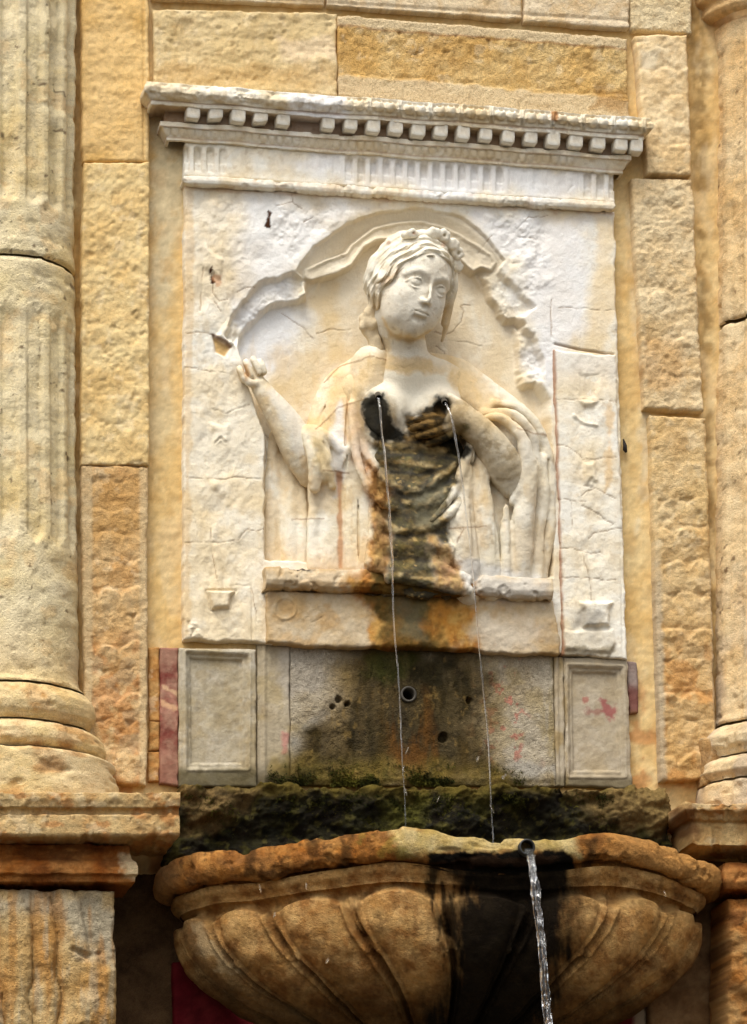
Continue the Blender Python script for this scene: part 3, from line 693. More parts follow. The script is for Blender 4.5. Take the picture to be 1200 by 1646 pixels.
def h_panel(u, v):
    dn = sdp(u, v, NICHE)+2.0*fb(u, v, 20, 3, 170)
    r = np.hypot(u-ARC[0], (v-ARC[1])*1.0)
    inside = ss(1, -9, dn)
    h = -32*inside
    # arch: receding ring, then the hanging band with its crisp lip
    db = sdp(u, v, BAND)+.8*fb(u, v, 12, 3, 171)
    ring = ss(0, -3, dn)*ss(4, -1, db-60)*ss(445, 440, v)*ss(-30, -20, (ARC[1]-v)-80+np.abs(u-ARC[0])*.0)
    ringm = ring*ss(-48, -30, -np.clip(db, 0, 60))*ss(452, 430, v)
    up_ = ss(6, 0, -(r-150))                      # above the band
    ringm = ss(0, -3, dn)*up_*ss(470, 440, v)
    h = h*(1-ringm) + ringm*(-6-16*np.clip((ARC[2]-r)/30., 0, 1.2))
    bm = ss(1.5, -2.5, db)
    bh = -9-7*ss(0, 45, np.clip(-db, 0, 45)) + 3.0*ss(4, 1, np.abs(db+3.5))*ss(440, 415, v) + 2*fb(u, v, 26, 4, 172)
    h = h*(1-bm)+bm*bh
    # broken edges and lumps left of the arch
    for poly, hh, na in (([(376, 500), (418, 456), (470, 438), (492, 446), (486, 478), (436, 488), (396, 526), (378, 556), (362, 540)], -15, 4),
                         ([(776, 440), (800, 434), (832, 462), (858, 494), (846, 508), (814, 512), (790, 474)], -14, 4),
                         ([(832, 522), (858, 536), (876, 588), (870, 604), (838, 606), (836, 570)], -18, 4),
                         ([(836, 598), (872, 590), (874, 612), (842, 618)], -10, 5)):
        mm = ss(4, -6, sdp(u, v, poly)+3*fb(u, v, 14, 4, 173))
        h = h*(1-mm)+mm*(hh+na*fb(u, v, 22, 5, 174, .6))
    h = h + 5*ss(3, -5, sdp(u, v, [(346, 542), (372, 508), (384, 514), (376, 556)]))
    h = h - 7*ss(2, -4, sdp(u, v, [(341, 538), (372, 557), (362, 574), (346, 566)]))
    # worn flying figures in the spandrels
    sp = pm(u, v, [(440, 312), (700, 322), (560, 352), (500, 384), (470, 420), (440, 400)], 10, 10, 30, 175)+pm(u, v, [(770, 342), (880, 350), (880, 480), (840, 470), (812, 410)], 10, 10, 30, 176)
    h = h + sp*4.5*fb(u, v, 34, 5, 177, .6)
    # left candelabrum
    lb = ss(430, 422, u)
    h = h - lb*3*ss(3, 0, np.abs(u-397-(v-300)*.012))*ss(880, 1000, v)*.6
    vase = sdp(u, v, [(332, 950), (378, 950), (370, 960), (368, 978), (340, 980), (336, 962)])
    h = h + 9*ss(3, -5, vase)-4*ss(3, 0, np.abs(vase-1))
    h = h + 4*ss(5, -6, sdp(u, v, [(342, 684), (366, 684), (368, 704), (364, 712), (346, 712)])+2*fb(u, v, 10, 3, 192))-3*ss(3, 0, sdl(u, v, [(346, 712), (354, 704), (362, 712)])) + 3*ss(9, 0, sdl(u, v, [(346, 880), (353, 945)]))
    h = h + 4*ss(5, -3, sdp(u, v, [(330, 400), (356, 420), (352, 446), (332, 430)]))*1 + 3*ss(12, 0, np.abs(np.hypot(u-344, v-780)-0))
    h = h + 3.5*fb(u, v, 40, 4, 178)*ss(470, 380, u)*ss(520, 380, v)
    h = h + 2.6*fb(u, v*.7, 24, 4, 193)*ss(415, 390, u)*ss(305, 330, u)
    h = h + 7*ss(2, -6, sdp(u, v, [(298, 985), (316, 1002), (330, 1026), (300, 1026)]))*fb(u, v, 14, 4, 179)
    d = crackd(u, v, CRACKS)
    h = h - 1.3*ss(1.1, .1, d)
    h = h - 4*ss(3, 0, sdl(u, v, [(892, 553), (930, 562), (985, 570)]))
    return h
def c_panel(u, v, h):
    c = marble_col(u, v, 0, .45)
    left = ss(440, 400, u)*ss(560, 640, v)
    c = over(c, left*.35, (232, 212, 172))
    c = cool_patches(c, u, v)
    c = over(c, pm(u, v, [(300, 330), (385, 310), (395, 480), (300, 530)], 25, 25, 50, 180)*.45, (226, 206, 170))
    c = over(c, pm(u, v, [(955, 345), (985, 345), (990, 560), (945, 545)], 10, 12, 40, 181)*.55, (232, 206, 160))
    # niche ground: beige wash with ochre runs beside the head and shoulders
    nm = ss(4, -8, sdp(u, v, NICHE))
    c = over(c, nm*.5*ss(470, 520, u), (226, 213, 188))
    c = over(c, nm*ss(.0, .6, fb(u*1.6, v*.6, 40, 4, 182))*.35, (216, 190, 144))
    c = over(c, pm(u, v, [(500, 470), (545, 450), (560, 560), (540, 570), (520, 500)], 10, 10, 30, 183)*.4, (216, 184, 120))
    c = over(c, pm(u, v, [(440, 560), (510, 545), (575, 560), (520, 600), (470, 680), (440, 640)], 14, 16, 30, 184)*.45, (218, 190, 138))
    c = over(c, pm(u, v, [(690, 555), (790, 580), (850, 640), (880, 700), (780, 640)], 14, 14, 30, 185)*.35, (222, 192, 146))
    c = over(c, ss(5, -2, sdp(u, v, BAND))*.5, (222, 210, 188))
    r = np.hypot(u-ARC[0], v-ARC[1])
    c = over(c, nm*ss(148, 154, r)*ss(470, 440, v)*.55, (204, 190, 164))
    c = over(c, ss(2, -4, sdp(u, v, [(341, 538), (372, 557), (362, 574), (346, 566)])), (206, 172, 116))
    c = over(c, ss(1.3, .2, crackd(u, v, CRACKS))*.6*ss(-.6, .1, fb(u, v, 30, 3, 191)), (150, 116, 82))
    for q, k in (([(430, 340), (437, 342), (435, 356), (430, 366), (426, 364)], 1), ([(336, 428), (341, 430), (345, 450), (343, 458), (339, 456)], 1), ([(430, 360), (435, 358), (434, 368), (429, 367)], 1)):
        c = over(c, pm(u, v, q, 1.6, 3, 5, 186), (70, 44, 30))
    c = over(c, pm(u, v, [(342, 444), (354, 440), (358, 456), (346, 462)], 3, 4, 8, 187)*.6, (196, 140, 100))
    c = over(c, ss(6, 0, np.abs(v-300-(u-297)*.064)+4*fb(u, v, 20, 3, 188))*.35, (190, 140, 90))
    c = over(c, ss(3, 0, sdl(u, v, [(892, 553), (930, 562), (985, 570)]))*.6, (150, 104, 62))
    c = over(c, pm(u, v, [(297, 300), (312, 300), (304, 1020), (295, 1025)], 3, 4, 20, 189)*.4, (214, 176, 116))
    c = over(c, ss(3.5, .5, crackd(u, v, [[(342, 537), (360, 548), (371, 557)]], 1))*.8, (110, 72, 44))
    return c
panel = thing('relief_panel', 'white marble relief slab with a broken carved arch in the middle of the wall', 'relief panel', W(650, 1050, -30))
slab('carved_slab', [(297, 297), (987, 341), (1006, 1052), (295, 1028)], 0, 34, M_MARBLE, panel, h_panel, c_panel, res=1.6, edge=4, wob=2.2, rough=1.0, rs=18, seed=200)
CR2 = [[(892, 642), (935, 642), (996, 645)], [(892, 714), (914, 718), (934, 736)], [(936, 740), (960, 737), (998, 734)], [(893, 803), (940, 804)], [(934, 796), (956, 784), (990, 802)], [(936, 812), (964, 828), (986, 842)],
       [(946, 866), (956, 856), (1000, 848)], [(894, 880), (920, 880), (944, 890), (968, 886)], [(938, 890), (942, 920), (950, 964)], [(900, 928), (990, 932)], [(918, 804), (918, 850)], [(956, 784), (938, 780)]]
def h_bord(u, v):
    h = 0*u
    for q, a in (([(930, 600), (966, 600), (960, 640), (932, 640)], -2.5), ([(926, 642), (962, 644), (952, 654), (936, 653)], 5), ([(936, 746), (956, 742), (960, 772), (950, 782), (938, 776)], 4), ([(930, 968), (984, 968), (978, 980), (978, 1006), (936, 1008), (938, 985)], 8), ([(905, 1014), (985, 1012), (990, 1034), (980, 1050), (906, 1046)], 4)):
        h = h + a*ss(2, -5, sdp(u, v, q)+1.5*fb(u, v, 12, 3, 205))
    h = h + 3*ss(4, 0, sdl(u, v, [(922, 668), (938, 680), (958, 684)])) + 3*ss(7, 0, sdl(u, v, [(938, 890), (942, 920), (950, 964)]))
    h = h - 3*ss(4, 0, sdp(u, v, [(946, 776), (950, 770), (954, 776)]))
    h = h - 2*ss(2.5, 0, np.abs(u-992-(v-600)*.02))*ss(800, 880, v) - 1.2*ss(1.1, .1, crackd(u, v, CR2))
    h = h + 2.2*fb(u, v*.7, 22, 4, 194)*ss(905, 925, u)*ss(990, 970, u)
    return h
def c_bord(u, v, h):
    c = marble_col(u, v, 3, .3)
    c = over(c, ss(640, 580, v)*.5, (236, 232, 226))
    c = over(c, pm(u, v, [(936, 975), (962, 990), (958, 1010), (918, 1012)], 8, 9, 18, 206)*.7, (140, 132, 120))
    c = over(c, pm(u, v, [(905, 1016), (985, 1012), (992, 1050), (904, 1050)], 6, 8, 12, 207)*.6, (206, 196, 176))
    c = over(c, pm(u, v, [(905, 1040), (985, 1040), (985, 1058), (905, 1056)], 4, 6, 10, 208)*.7, (130, 116, 88))
    c = over(c, pm(u, v, [(974, 650), (986, 650), (984, 770), (972, 790)], 4, 6, 16, 209)*.6, (226, 188, 130))
    c = over(c, ss(1.3, .2, crackd(u, v, CR2))*.6, (140, 108, 74))
    l = 889+(v-560)*.031
    c = over(c, ss(5, 1, u-l+1.5*fb(u, v, 12, 3, 210))*.75, (150, 98, 66))
    return c
slab('border_slab', [(889, 562), (989, 572), (1008, 1058), (904, 1053)], 3.5, 36, M_MARBLE, panel, h_bord, c_bord, res=1.8, edge=4, wob=2.2, rough=.9, rs=16, seed=211)

# --- cornice
cor = thing('cornice', 'carved white cornice with a row of dentils along the top of the relief panel', 'cornice', W(640, 330, -30))
def slope(v0, k): return lambda u, v: v
def orn_top(u, v, a, H):
    # egg and leaf carving on the crown: pairs of round buds between leaf ribs, worn away toward the left
    x = ((u-300)/49.0); x = (x-np.floor(x))*2-1
    y = (a-CROWN[0])/(CROWN[1]-CROWN[0]); inn = ss(0, .12, y)*ss(1, .86, y)
    bud = np.maximum(np.clip(1-np.hypot((np.abs(x)-.36)*2.9, (y-.42)*2.4), 0, 1), 0)
    leaf = np.clip(1-np.abs(np.abs(x)-.92)*9, 0, 1)
    st = np.clip(1-np.abs(x)*8, 0, 1)*ss(.4, .9, y)
    holes = np.clip(1-np.hypot((np.abs(x)-.36)*5.5, (y-.12)*5), 0, 1)
    worn = .15+.85*ss(520, 640, u+60*fb(u, v, 60, 3, 220))
    return inn*(9*np.sqrt(bud)+7*leaf+4*st-14*holes-5)*worn + inn*(1-worn)*5*fb(u, v, 18, 4, 221)
dvc = 48.0
pr = [(128, -30), ('same', 20), ('same', 46), (131, 50), (138, 54), (146, 54), (153, 49), (159, 43), (160, 41), (161, 41), (167, 41), ('same', 15), (196, 15), ('same', 23), (201, 23), (202, 20), (209, 16), (216, 12), (218, 11), (223, 11), ('same', 6)]
# arc length where the crown ornament sits
def arcs(pr, uL):
    z = []
    for v, H in pr: z.append(z[-1] if v == 'same' else W(uL, v, H)[2])
    z[0] = z[1] = z[2] = z[3]+.002
    z = np.array(z); y = np.array([-p_[1]*K for p_ in pr]); return np.concatenate([[0], np.cumsum(np.hypot(np.diff(y), np.diff(z))/K)])
A_ = arcs(pr, 240); CROWN = (A_[3], A_[7]); LEAF = (A_[15], A_[17])
def orn(u, v, a, H):
    d = orn_top(u, v, a, H)
    x = (u-300)/13.0; x = np.abs((x-np.floor(x))*2-1)
    y = (a-LEAF[0])/(LEAF[1]-LEAF[0]); inn = ss(0, .15, y)*ss(1, .9, y)
    w = ss(950, 900, u)*(.5+.5*ss(-.4, .2, fb(u, v, 40, 3, 222)))
    return d + inn*w*(3.4*np.sqrt(np.clip(1-(x*1.2)**2-(y-.3)**2, 0, 1))-1.0)
def c_corn(u, v, a):
    c = marble_col(u, v, 6, .45, 50)
    lft = v-(u-240)*.06
    c = over(c, pm(u, v, [(225, 125), (300, 120), (300, 200), (240, 200)], 14, 14, 24, 223)*.4, (206, 186, 150))
    c = over(c, pm(u, v, [(450, 140), (560, 150), (560, 210), (470, 190)], 14, 14, 30, 224)*.7, (238, 238, 240))
    top = (a > A_[2]-4) & (a < A_[7])
    c = over(c, top*ss(-.2, .7, fb(u, v, 26, 5, 225, .65))*.5, (200, 176, 132))
    c = over(c, top*ss(.5, .9, fb(u, v, 12, 4, 226))*.35, (160, 132, 92))
    c = over(c, pm(u, v, [(884, 178), (896, 176), (894, 194), (886, 194)], 2, 4, 7, 227)*.8, (170, 110, 40))
    c = over(c, ((a > A_[11]+1) & (a < A_[12]+1))*.75, (126, 88, 54)); c = over(c, ((a > A_[10]+3) & (a <= A_[11]+1))*.5, (150, 112, 76))  # recessed dentil band browned: dirt plus the shade of the gaps, in the colour
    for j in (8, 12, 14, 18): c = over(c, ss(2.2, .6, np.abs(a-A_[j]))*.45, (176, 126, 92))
    return c
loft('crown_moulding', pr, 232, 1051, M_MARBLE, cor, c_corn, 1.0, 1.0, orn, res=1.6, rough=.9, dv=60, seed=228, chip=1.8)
# dentils: each its own block
def dentil_mesh():
    n = 7; w, h, d = 23*K, 28*K, 28*K
    V = []; Fq = []
    g = np.linspace(-1, 1, n)
    for ax in range(3):
        for sg in (-1, 1):
            a, b = np.meshgrid(g, g, indexing='ij'); p = np.zeros((n, n, 3)); p[..., ax] = sg; p[..., (ax+1) % 3] = a; p[..., (ax+2) % 3] = b
            f = gridfaces(n, n, len(V)*n*n); Fq.append(f if sg > 0 else f[:, ::-1]); V.append(p)
    V = np.concatenate([q.reshape(-1, 3) for q in V])
    q = np.sign(V)*np.abs(V)
    r = .66; inner = np.clip(V, -r, r); dd = V-inner; L_ = np.linalg.norm(dd, axis=1)[:, None]; V = inner+dd/np.maximum(L_, 1e-6)*np.minimum(L_, 1-r)*(L_ > 0)
    V = V + .05*np.stack([fb3(V+9*i, .8, 3, i) for i in range(3)], -1)
    return V*np.array([w, d, h])/2, np.concatenate(Fq)
dV, dF = dentil_mesh()
first = []
us = np.linspace(309, 995, 20)
tmpl = {}
for i, uu in enumerate(np.concatenate([us, [1020]])):
    if i == 5: continue                           # broken away
    kind = 1 if i in (1, 3) else 0
    v = 181.5+(uu-300)*.0755
    c0 = W(uu, v, 26)
    if kind not in tmpl:
        vv = dV.copy()
        if kind: vv[:, 2] += np.where(vv[:, 2] < 0, (vv[:, 0]+.02)*.35*0 + .006*ss(-.02, .02, vv[:, 0]), 0)
        base_ = np.array(cor.location)
        o = add_mesh('dentil', vv+c0, dF, M_MARBLE, cor, marble_col(vv[:, 0]/K*1.0+300, vv[:, 2]/K+200, 9, .5)*np.float32(.88))
        # origin of the copy at its own centre
        o.data.transform(mathutils.Matrix.Translation(mathutils.Vector(-(c0-base_)))); o.location = c0-base_
        tmpl[kind] = o
    else:
        o = tmpl[kind].copy(); COL.objects.link(o); o.parent = cor; o.location = c0-np.array(cor.location)
    o.rotation_euler = (0, radians(4.1)*.62, 0)
    o.scale = (1+.06*sin(i*7.1), 1, 1+.06*sin(i*3.3))
# frieze with its little fluted niches, and the bead under it
def h_frz(u, v):
    x = (u-308)/20.2; f = (x-np.floor(x))*2-1
    vt = 232+(u-300)*.066; y = (v-vt)/48.
    slot = ss(.62, .5, np.abs(f))*ss(-.1, .02, y-.18*(f*f)-.12)*ss(.92, .86, y)
    low = ss(.6, .5, np.abs(f))*ss(.66, .72, y+.12*(1-f*f))*ss(.92, .86, y)
    worn = ss(372, 350, u)+ss(540, 575, u)*ss(822, 800, u)*1.0+ss(925, 940, u)*1.0
    worn = worn*(.6+.4*ss(-.3, .2, fb(u, v, 40, 3, 230)))+.12
    return -9*slot*worn + 6*low*worn - 1.5*ss(1.6, .2, crackd(u, v, [[(934, 300), (936, 316)], [(912, 308), (920, 300)], [(560, 250), (558, 270)]]))
def c_frz(u, v, h):
    c = marble_col(u, v, 8, .35, 50)
    x = (u-308)/20.2; x = np.abs((x-np.floor(x))*2-1); y = (v-232-(u-300)*.066)/48.
    c = over(c, ss(.12, .03, np.abs(x-.58))*ss(.1, .2, y)*ss(.95, .85, y)*(ss(372, 350, u)+ss(540, 575, u)*ss(822, 800, u)+ss(925, 940, u))*.3, (190, 154, 108))
    return over(c, pm(u, v, [(420, 240), (560, 245), (900, 270), (985, 290), (985, 322), (880, 315), (440, 280)], 20, 26, 50, 231)*.7, (238, 238, 240))
slab('frieze', [(298, 226), (986, 270), (988, 326), (297, 282)], 6, 38, M_MARBLE, cor, h_frz, c_frz, res=1.7, edge=2, wob=1, rough=1., rs=16, seed=232)
def orn_b(u, v, a, H):
    x = (u-300)/11.5; x = np.abs((x-np.floor(x))*2-1)
    return ss(455, 470, u)*ss(900, 870, u)*1.8*(np.sqrt(np.clip(1-x*x, 0, 1))-.6)*ss(4, 9, a)
loft('bead_moulding', [(279, 0), ('same', 10), (282, 14), (288, 16), (294, 14), (297, 9), ('same', -5)], 294, 989, M_MARBLE, cor, lambda u, v, a: over(c_frz(u, v, 0), ss(.2, .5, fb(u, v, 16, 3, 233))*.25, (190, 150, 106)), 1., 1., orn_b, res=1.6, rough=1., dv=44, seed=234, chip=2.5)

# ------------------------------------------------------------------ parapet the figure stands behind, and the dado below
WETC = [(560, 900), (600, 905), (750, 915), (758, 960), (742, 965), (735, 1000), (745, 1050), (600, 1046), (588, 1000), (580, 960)]
def stainM(c, u, v):
    """algae and iron stain below the water, traced on the parapet"""
    m_or = pm(u, v, [(566, 945), (600, 900), (745, 912), (766, 960), (752, 1000), (768, 1055), (610, 1055), (590, 1000)], 16, 24, 26, 240)
    c = over(c, m_or*.85, base(u, v, [(190, 124, 32), (158, 96, 28), (204, 158, 78)], 22, 238))
    c = over(c, m_or*ss(-.1, .45, fb(u, v*.7, 20, 5, 241, .62))*.6, (112, 64, 22))
    m_g = pm(u, v, [(600, 880), (740, 890), (757, 958), (735, 966), (708, 975), (690, 1000), (722, 1050), (610, 1050), (606, 1000), (604, 965), (596, 940)], 12, 20, 22, 242)
    g_ = base(u, v, [(60, 54, 26), (36, 33, 17), (98, 90, 50), (104, 76, 32)], 22, 243)
    g_ = over(g_, pm(u, v, [(640, 960), (690, 965), (680, 1030), (640, 1020)], 14, 14, 20, 239)*.7, (96, 94, 74))
    return over(c, m_g*.9, g_)
def c_par(u, v, a):
    c = base(u, v, [(198, 172, 132), (182, 152, 108), (206, 188, 158)], 50, 244)
    c = over(c, ss(.1, .5, fb(u, v, 34, 4, 245))*.5, (188, 148, 92))
    c = over(c, pm(u, v, [(740, 915), (890, 930), (890, 970), (760, 955)], 14, 14, 30, 246)*.7, (208, 204, 196))
    c = over(c, pm(u, v, [(760, 990), (880, 1000), (860, 1050), (770, 1040)], 14, 14, 30, 247)*.5, (206, 198, 184))
    c = over(c, pm(u, v, [(478, 910), (500, 912), (500, 918), (478, 917)], 1.5, 3, 6, 248), (50, 40, 32))
    c = over(c, pm(u, v, [(428, 920), (470, 924), (600, 905), (600, 935), (430, 935)], 8, 10, 20, 249)*.35, (226, 214, 190))
    c = stainM(c, u, v)
    for j in (4,): pass
    return grainy(c, u, v, .08, 4, 250)
wet_par = lambda u, v: pm(u, v, [(600, 880), (745, 900), (765, 1055), (600, 1055)], 14, 14, 20, 251)*.7
par = thing('parapet', 'low stone parapet with dark wet algae stain in its middle under the carved lady', 'parapet', W(660, 1050, -10))
loft('moulding', [(906, -30), ('same', 22), (910, 30), (918, 34), (930, 35), (938, 32), (944, 26), (946, 20), ('same', 6)], 428, 889, M_MARBLE, par, c_par, .0, .0, None, res=1.8, rough=1.4, dv=19, seed=252, chip=3.5, wetf=wet_par)
def h_par(u, v):
    h = 9*ss(6, -14, sdp(u, v, [(615, 1004), (640, 996), (690, 1008), (700, 1040), (640, 1056), (608, 1040)]))
    h = h+2*ss(3, 0, np.abs(np.hypot(u-458, v-978)-17)) - 1.5*ss(1.5, .3, crackd(u, v, [[(750, 970), (756, 1000)], [(500, 1000), (520, 990)]]))
    return h+1.5*fb(u, v, 40, 4, 253)
slab('parapet_block', [(429, 949), (890, 964), (901, 1051), (430, 1034)], 12, 44, M_MARBLE, par, h_par, c_par, res=1.8, edge=4, wob=3, rough=1.3, seed=254, wetf=wet_par)

GREYB = [(172, 158, 132), (156, 138, 106), (184, 172, 150)]
DM = [(560, 1040), (740, 1046), (790, 1090), (782, 1180), (815, 1262), (430, 1262), (500, 1200), (526, 1120), (545, 1070)]
def dado_stain(c, u, v):
    run = fb(u*1.5, v*.28, 30, 5, 259, .6)                   # vertical runs
    m_ = pm(u, v, DM, 34, 34, 44, 260)
    c = over(c, m_*.85, base(u, v*.5, [(112, 92, 50), (90, 70, 36), (130, 108, 66)], 34, 261))
    core = pm(u, v, [(584, 1045), (748, 1046), (782, 1100), (772, 1190), (806, 1262), (466, 1262), (524, 1170), (574, 1120)], 34, 40, 44, 262)
    c = over(c, core*(.78+.22*ss(-.3, .3, run)), base(u, v*.4, [(52, 43, 20), (31, 26, 14), (74, 58, 26)], 30, 263))
    c = over(c, pm(u, v, [(618, 1110), (700, 1110), (705, 1270), (628, 1270)], 22, 24, 34, 264)*ss(-.2, .4, run)*.55, (122, 78, 28))
    c = over(c, pm(u, v, [(610, 1046), (720, 1046), (700, 1110), (620, 1100)], 16, 18, 24, 258)*.5*ss(-.3, .3, run), (40, 36, 18))
    c = over(c, ss(1205, 1252, v+16*fb(u, v, 40, 4, 265))*pm(u, v, [(430, 1190), (830, 1190), (830, 1280), (430, 1280)], 30, 24, 40, 266)*.7, base(u, v, [(118, 100, 32), (92, 82, 30), (136, 112, 50)], 20, 257))
    c = over(c, pm(u, v, [(590, 1040), (660, 1044), (650, 1090), (600, 1090)], 16, 18, 24, 267)*.6, (66, 68, 24))
    c = over(c, ss(.5, .8, fb(u, v, 7, 3, 268))*m_*.45, (40, 32, 20))
    return over(c, ss(.55, .85, fb(u, v*.6, 9, 3, 269))*m_*.35, (156, 126, 70))
def c_dado(u, v, h):
    c = base(u, v, GREYB, 50, 270)
    c = over(c, ss(.1, .5, fb(u, v, 30, 4, 271))*.4, (170, 150, 104))
    c = over(c, pm(u, v, [(452, 1030), (524, 1040), (530, 1075), (505, 1110), (470, 1120), (440, 1100)], 12, 14, 24, 272)*.8, (178, 168, 152))
    c = over(c, pm(u, v, [(468, 1190), (520, 1150), (528, 1160), (515, 1220), (470, 1240)], 12, 14, 22, 273)*.7, (160, 156, 146))
    c = over(c, pm(u, v, [(800, 1225), (900, 1222), (900, 1245), (795, 1252)], 8, 12, 20, 274)*.6, (158, 154, 146))
    c = over(c, ss(.3, .55, fb(u*1.5, v*.5, 24, 3, 275))*ss(860, 880, u)*.5, (154, 134, 84))
    pk = pm(u, v, [(740, 1090), (830, 1060), (850, 1230), (760, 1240)], 16, 20, 30, 276)
    c = over(c, pk*ss(.35, .5, fb(u, v, 10, 3, 277))*.7, (186, 112, 96))
    c = over(c, pm(u, v, [(452, 1175), (462, 1178), (464, 1210), (454, 1212)], 3, 5, 9, 278)*.7, (188, 126, 116))
    c = dado_stain(c, u, v)
    c = over(c, ss(1215, 1255, v+10*fb(u, v, 24, 3, 279))*.8*ss(560, 420, u), (70, 60, 38))
    return grainy(c, u, v, .14, 4, 280)
def h_dado(u, v):
    h = 1.8*fb(u, v, 26, 4, 281)+pits_h(u, v, 9, 282, 2)*pm(u, v, DM, 30, 20, 30, 283)
    h = h+1.0*ss(-.2, .3, fb(u, v, 11, 4, 284))*ss(470, 480, u)*ss(640,540,u)
    for a, b, r in ((656, 1116, 12),): h = h-36*ss(r+1, r-2, np.hypot(u-a, v-b))
    for a, b, r in ((543, 1124, 5), (558, 1131, 4), (534, 1136, 4), (753, 1125, 4), (712, 1185, 7)): h = h-14*ss(r+1.5, r-1.5, np.hypot(u-a, v-b)+1.5*fb(u, v, 6, 2, 285))
    h = h+4*ss(1200, 1260, v)*ss(1262, 1250, v)
    return h
wet_d = lambda u, v: pm(u, v, DM, 20, 20, 30, 286)*.6
dado = thing('dado', 'grey stone dado with two framed panels and a big mossy water stain below the parapet', 'dado', W(650, 1262, -30))
slab('dado_slab', [(413, 1036), (465, 1038), (466, 1262), (413, 1262)], -9, 24, M_MARBLE, dado, lambda u, v: 1.2*fb(u, v, 26, 4, 287)+3*ss(6, 0, np.abs(u-424)), c_dado, res=2, edge=2.5, wob=1.2, rough=.9, seed=288)
slab('dado_slab', [(466.5, 1038), (889, 1054), (893, 1264), (467, 1262)], -8, 44, M_SAND, dado, h_dado, c_dado, res=1.8, edge=2.5, wob=1.2, rough=.9, seed=289, wetf=wet_d)
def h_frame(q1, q2):
    def f(u, v):
        d1 = sdp(u, v, q1); d2 = sdp(u, v, q2)
        return 1.1*fb(u, v, 30, 3, 290) - 5*ss(.8, -1.2, d1+.8*fb(u, v, 10, 2, 291)) - 5*ss(.8, -1.2, d2+.8*fb(u, v, 10, 2, 292)) + 2.2*ss(2.5, 0, np.abs(d1-4))
    return f
def c_framel(u, v, h):
    c = base(u, v, [(174, 162, 136), (162, 146, 114), (186, 176, 156)], 40, 293)
    c = over(c, ss(.1, .5, fb(u, v, 22, 4, 294))*.3, (164, 140, 92))
    c = over(c, ss(.45, .6, fb(u, v, 9, 3, 295))*.25, (120, 106, 78))
    c = over(c, ss(1226, 1242, v+6*fb(u, v, 16, 3, 296))*.85, (84, 76, 52))
    return grainy(c, u, v, .1, 4, 297)
slab('framed_panel', [(288, 1041), (411, 1044), (412, 1264), (288, 1264)], -4, 28, M_MARBLE, dado, h_frame([(301, 1049), (399, 1053), (397, 1234), (302, 1234)], [(306, 1056), (390, 1060), (389, 1226), (307, 1226)]), c_framel, res=1.8, edge=3, wob=1.2, rough=.9, seed=298)
def c_framer(u, v, h):
    c = c_framel(u, v-10, h); c = over(c, .4*np.ones_like(u), (178, 162, 140))
    c = over(c, pm(u, v, [(968, 1124), (988, 1128), (990, 1152), (974, 1154)], 3, 6, 9, 299)*.8, (150, 74, 76))
    c = over(c, pm(u, v, [(936, 1138), (972, 1134), (972, 1144), (940, 1148)], 3, 6, 9, 300)*.7, (140, 92, 80))
    c = over(c, pm(u, v, [(938, 1118), (948, 1118), (948, 1126), (940, 1128)], 2, 4, 7, 301)*.7, (160, 90, 80))
    c = over(c, ss(914, 908, u-(v-1060)*.01)*ss(.0, .4, fb(u*1.5, v*.5, 20, 3, 302))*.6, (150, 124, 72))
    c = over(c, ss(1246, 1258, v)*.5, (96, 86, 56))
    return c
slab('framed_panel', [(906, 1056), (1007, 1059), (1016, 1266), (909, 1264)], -4, 28, M_MARBLE, dado, h_frame([(914, 1071), (999, 1074), (1003, 1246), (916, 1246)], [(920, 1078), (992, 1080), (996, 1238), (922, 1238)]), c_framer, res=1.8, edge=3, wob=2, rough=1., seed=303)
slab('moulded_strip', [(890, 1055), (905, 1056), (908, 1264), (894, 1264)], -5, 26, M_MARBLE, dado, lambda u, v: -3*ss(2.5, 0, np.abs(u-898-(v-1055)*.015)), c_framer, res=1.6, edge=2.5, wob=1.5, rough=.9, seed=304)
def lead_pipe(name, u, v, r, depth, proud, parent, mat):
    c0 = W(u, v, -8); k = 20; a = np.arange(k)*2*pi/k
    V = []
    for R, y in ((r, 8*K-depth*K*-1), (r, -proud*K+8*K*0), (r*.74, -proud*K), (r*.7, depth*K)):
        V += [(c0[0]+R*K*cos(t), c0[1]+y, c0[2]+R*K*sin(t)) for t in a]
    F_ = []
    for j in range(3):
        F_ += [(j*k+i, j*k+(i+1) % k, (j+1)*k+(i+1) % k, (j+1)*k+i) for i in range(k)]
    return add_mesh(name, np.array(V), np.array(F_), mat, parent)
M_LEAD = plain('dull_lead', (74, 68, 58), .6, .3)
lead_pipe('drain_pipe', 656, 1116, 13, 30, 3, dado, M_LEAD)

# red marble strips, brick slips and the stone behind the basin
def c_red(u, v, h):
    c = base(u, v, [(118, 52, 46), (92, 36, 34), (146, 92, 78), (160, 124, 104)], 26, 310)
    c = over(c, ss(3, 0, np.abs(fb(u, v, 40, 3, 311))*12)*.35, (206, 160, 136))
    c = over(c, ss(1095, 1040, v+20*fb(u, v, 24, 3, 312))*.6+ss(1160, 1230, v)*ss(1300, 1262, v)*.6, (150, 112, 92))
    c = over(c, pm(u, v, [(260, 1100), (286, 1112), (286, 1120), (260, 1106)], 2, 3, 8, 313)*.8, (214, 178, 140))
    c = over(c, pm(u, v, [(258, 1124), (286, 1136), (286, 1144), (258, 1134)], 2, 3, 8, 314)*.8, (214, 172, 132))
    return grainy(c, u, v, .1, 5, 315)
red = thing('red_marble_strip', 'narrow dark red marble strip left of the framed dado panel', 'marble strip', W(272, 1262, -30))
slab('marble_slip', [(258, 1040), (286, 1041), (287, 1264), (258, 1258)], -8, 24, M_MARBLE, red, None, c_red, res=1.8, edge=3, wob=1.5, rough=.8, seed=316)
